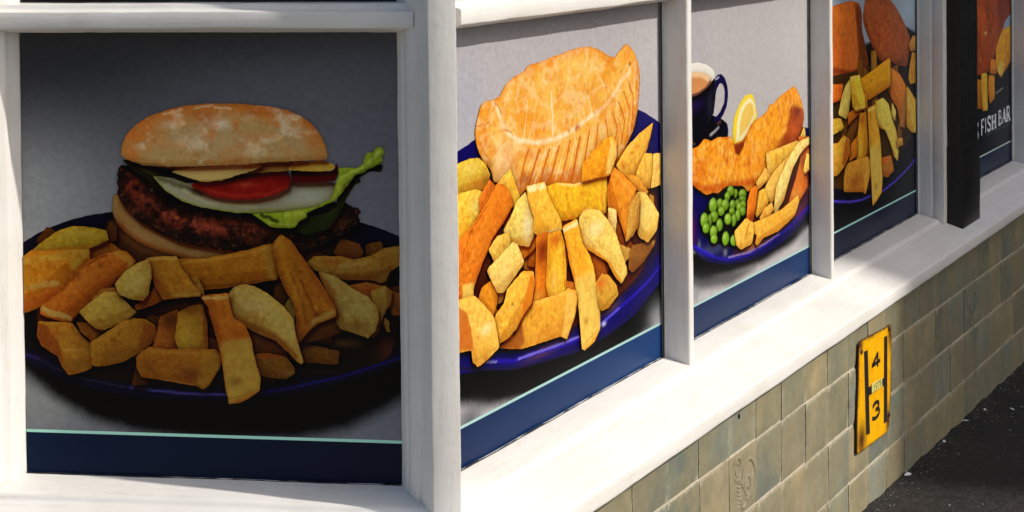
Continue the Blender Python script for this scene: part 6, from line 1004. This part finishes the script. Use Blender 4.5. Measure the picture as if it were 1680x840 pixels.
board_poster = build_poster('R', 3.068, 'shaded poster with white lettering under fried fish and chips, right of the black pilaster', [
('backdrop',[0,0,1883,0,1883,1500,0,1500],(16,19,26),[('p',[283,743,1040,717,1036,433,278,480],(147,168,190),1,8.1)],0,0,0,0,(0,0,941,750)),
('colour_band',[0,0,1883,0,1883,138,0,138],(23,37,66),[],0,0,0,0,(0,0,941,750)),
('pinstripe',[0,138,1883,138,1883,148,0,148],(195,221,215),[],0,0,0,0,(0,0,941,750)),
('printed_fish',[-40,1449,-40,1476,1562,1443,1833,1309,1962,1169,1923,1082,1718,1033,1589,932,1428,827,1392,786,1269,707,934,707,-40,765],(174,81,36),[('p',[710,728,1040,717,961,537,850,504,759,488],(130,50,19),0.9,25.8),('b',536,534,50.1,63.0,(224,115,53),0.6),('b',577,491,25.3,6.3,(241,207,124),0.8),('b',479,590,32.8,50.0,(224,112,50),0.6),('b',669,365,69.4,25.7,(157,53,19),0.7),('b',508,400,16.6,10.5,(241,177,95),0.7),('n',(122,47,17),26,0.5,0.6,55),('n',(241,148,75),14,0.62,0.5,56)],1,((128,51,17),6.4,0.6),((184,68,21),17.1,0.8),0.15,(0,0,941,750)),
('printed_chip',[1642,970,2009,1004,2006,779,1782,695,1580,631,1433,713,1446,856,1547,926],(241,171,29),[('p',[775,378,847,363,801,319,739,346],(241,213,89),0.9,8.7),('s',[831,474,942,489],7.5,(241,216,63),0.7,4.5)],1,((207,102,9),5.3,0.32),((217,122,12),19.8,0.38),0.16,(0,0,941,750)),
('printed_chip',[1301,793,1432,773,1448,670,1263,692],(233,148,47),[],1,((198,87,12),5.2,0.32),((206,105,18),19.3,0.38),0.16,(0,0,941,750)),
('printed_chip',[-63,721,912,689,1047,664,1044,468,908,482,-63,522],(201,130,36),[],1,((170,78,10),4.9,0.32),((177,92,14),18.6,0.38),0.16,(0,0,941,750)),
('printed_chip',[1030,713,1189,703,1201,442,1060,449,1010,636],(241,192,56),[('s',[575,344,573,234],5.4,(241,221,89),0.7,3.2)],1,((217,113,14),5.1,0.32),((227,136,20),19.0,0.38),0.16,(0,0,941,750)),
('printed_chip',[1230,686,1395,666,1401,506,1263,479,1209,570],(230,160,43),[],1,((195,94,12),5.1,0.32),((203,113,17),19.2,0.38),0.16,(0,0,941,750)),
('printed_plate_rim',[1423,542,1637,560,1655,549,1440,527],(135,136,124),[],0,0,0,0,(0,0,941,750))], 3.4, 5)
LETTER_SPANS = {'S1': ([407.2, 137.8], [470.8, 194.7]), 'F': ([503.8, 144.7], [546.3, 196.6]), 'I': ([558.1, 146.6], [579.2, 197.1]), 'S2': ([588.5, 147.2], [642.4, 196.4]), 'H': ([648.5, 146.5], [720.0, 194.3]), 'B': ([746.7, 150.0], [798.5, 200.9]), 'A': ([800.4, 152.5], [864.9, 200.3]), 'R': ([865.9, 149.4], [928.0, 202.5]), 'small': [[584.9, 132.8], [904.5, 133.8]]}
def serif_letters(root):
    """condensed serif capitals, each a flat mesh of its own on the poster"""
    white = mat('white print', (0.80, 0.82, 0.85), 0.42, 0.28)
    dull = mat('dull green print', (0.075, 0.10, 0.10), 0.42, 0.28)
    ell = lambda cx, cy, rx, ry, a0, a1, n=14: [(cx + rx * math.cos(R_(a0 + (a1 - a0) * i / n)), cy + ry * math.sin(R_(a0 + (a1 - a0) * i / n))) for i in range(n + 1)]
    T, t = 0.30, 0.12           # thick stem and thin stroke, as a share of the letter's width
    def serif(u, v, w=0.38): return [([(u - w / 2, v), (u + w / 2, v)], t * 0.6)]
    s_shape = [(0.88, 0.80)] + ell(0.5, 0.76, 0.36, 0.23, 25, 180, 10) + [(0.25, 0.62), (0.75, 0.40)] + ell(0.5, 0.25, 0.38, 0.24, 20, -165, 12)
    G = {'S': [(s_shape, 0.20)] + [([(0.10, 0.02), (0.10, 0.26)], t), ([(0.88, 0.74), (0.88, 0.98)], t)],
         'F': [([(0.24, 0), (0.24, 1)], T), ([(0.24, 0.985), (0.95, 0.985)], t), ([(0.95, 0.78), (0.95, 1)], t), ([(0.24, 0.5), (0.72, 0.5)], t), ([(0.72, 0.40), (0.72, 0.60)], t)] + serif(0.24, 0.015, 0.5) + serif(0.24, 0.985, 0.5),
         'I': [([(0.5, 0), (0.5, 1)], 0.46)] + serif(0.5, 0.015, 1.0) + serif(0.5, 0.985, 1.0),
         'H': [([(0.2, 0), (0.2, 1)], T * .9), ([(0.8, 0), (0.8, 1)], T * .9), ([(0.2, 0.5), (0.8, 0.5)], t)] + serif(0.2, 0.015) + serif(0.2, 0.985) + serif(0.8, 0.015) + serif(0.8, 0.985),
         'B': [([(0.22, 0), (0.22, 1)], T), ([(0.22, 0.985), (0.5, 0.985)] + ell(0.5, 0.755, 0.32, 0.235, 90, -90, 10) + [(0.22, 0.52)], 0.13), ([(0.22, 0.51), (0.5, 0.51)] + ell(0.5, 0.265, 0.38, 0.25, 90, -90, 10) + [(0.22, 0.015)], 0.14)] + serif(0.2, 0.015, 0.4) + serif(0.2, 0.985, 0.4),
         'A': [([(0.12, 0), (0.50, 1)], t), ([(0.50, 1), (0.84, 0)], T), ([(0.24, 0.33), (0.74, 0.33)], t)] + serif(0.10, 0.015, 0.32) + serif(0.84, 0.015, 0.4),
         'R': [([(0.2, 0), (0.2, 1)], T), ([(0.2, 0.985), (0.45, 0.985)] + ell(0.45, 0.74, 0.32, 0.245, 90, -90, 10) + [(0.2, 0.5)], 0.13), ([(0.46, 0.5), (0.86, 0.0)], T * .9)] + serif(0.2, 0.015, 0.4) + serif(0.2, 0.985, 0.4) + serif(0.9, 0.015, 0.26)}
    def draw(name, ch, lo, hi, m, y):
        vf = []
        w, h = hi[0] - lo[0], hi[1] - lo[1]
        for pts, th in G[ch]:
            for a, b in zip(pts[:-1], pts[1:]):
                a = np.array((lo[0] + a[0] * w, lo[1] + a[1] * h)); b = np.array((lo[0] + b[0] * w, lo[1] + b[1] * h))
                L = np.linalg.norm(b - a)
                if L < 1e-6: continue
                d = (b - a) / L; n = np.array((-d[1], d[0])) * th * w / 2
                e = d * th * w * (0.12 if len(pts) > 2 else 0.0)
                vf.append(([(q[0] / 1000, y - 0.000004 * len(vf), q[1] / 1000) for q in (a - e - n, b + e - n, b + e + n, a - e + n)], [(0, 1, 2, 3)]))
        mesh(name, *join(*vf), m, root)
    base = 0.0
    for key in ('S1', 'F', 'I', 'S2', 'H', 'B', 'A', 'R'):
        lo, hi = LETTER_SPANS[key]
        draw('printed_letter', key[0], lo, hi, white, -LAYER * 20)
    a, b = LETTER_SPANS['small']; rnd = random.Random(4); vf = []; u = 0.0
    while u < 1.0:
        n = rnd.randint(3, 7)
        for _ in range(n):
            x = a[0] + (b[0] - a[0]) * u; z = a[1] + (b[1] - a[1]) * u; w = rnd.uniform(4, 8)
            if x + w > b[0]: break
            vf.append(([(x / 1000, -LAYER * 20, (z + dz) / 1000) if k in (0, 3) else ((x + w) / 1000, -LAYER * 20, (z + dz) / 1000) for k, dz in enumerate((0, 0, 9, 9))], [(0, 1, 2, 3)]))
            u += (w + 2.5) / (b[0] - a[0])
        u += 12 / (b[0] - a[0])
    mesh('small_print', *join(*vf), dull, root)
serif_letters(board_poster)
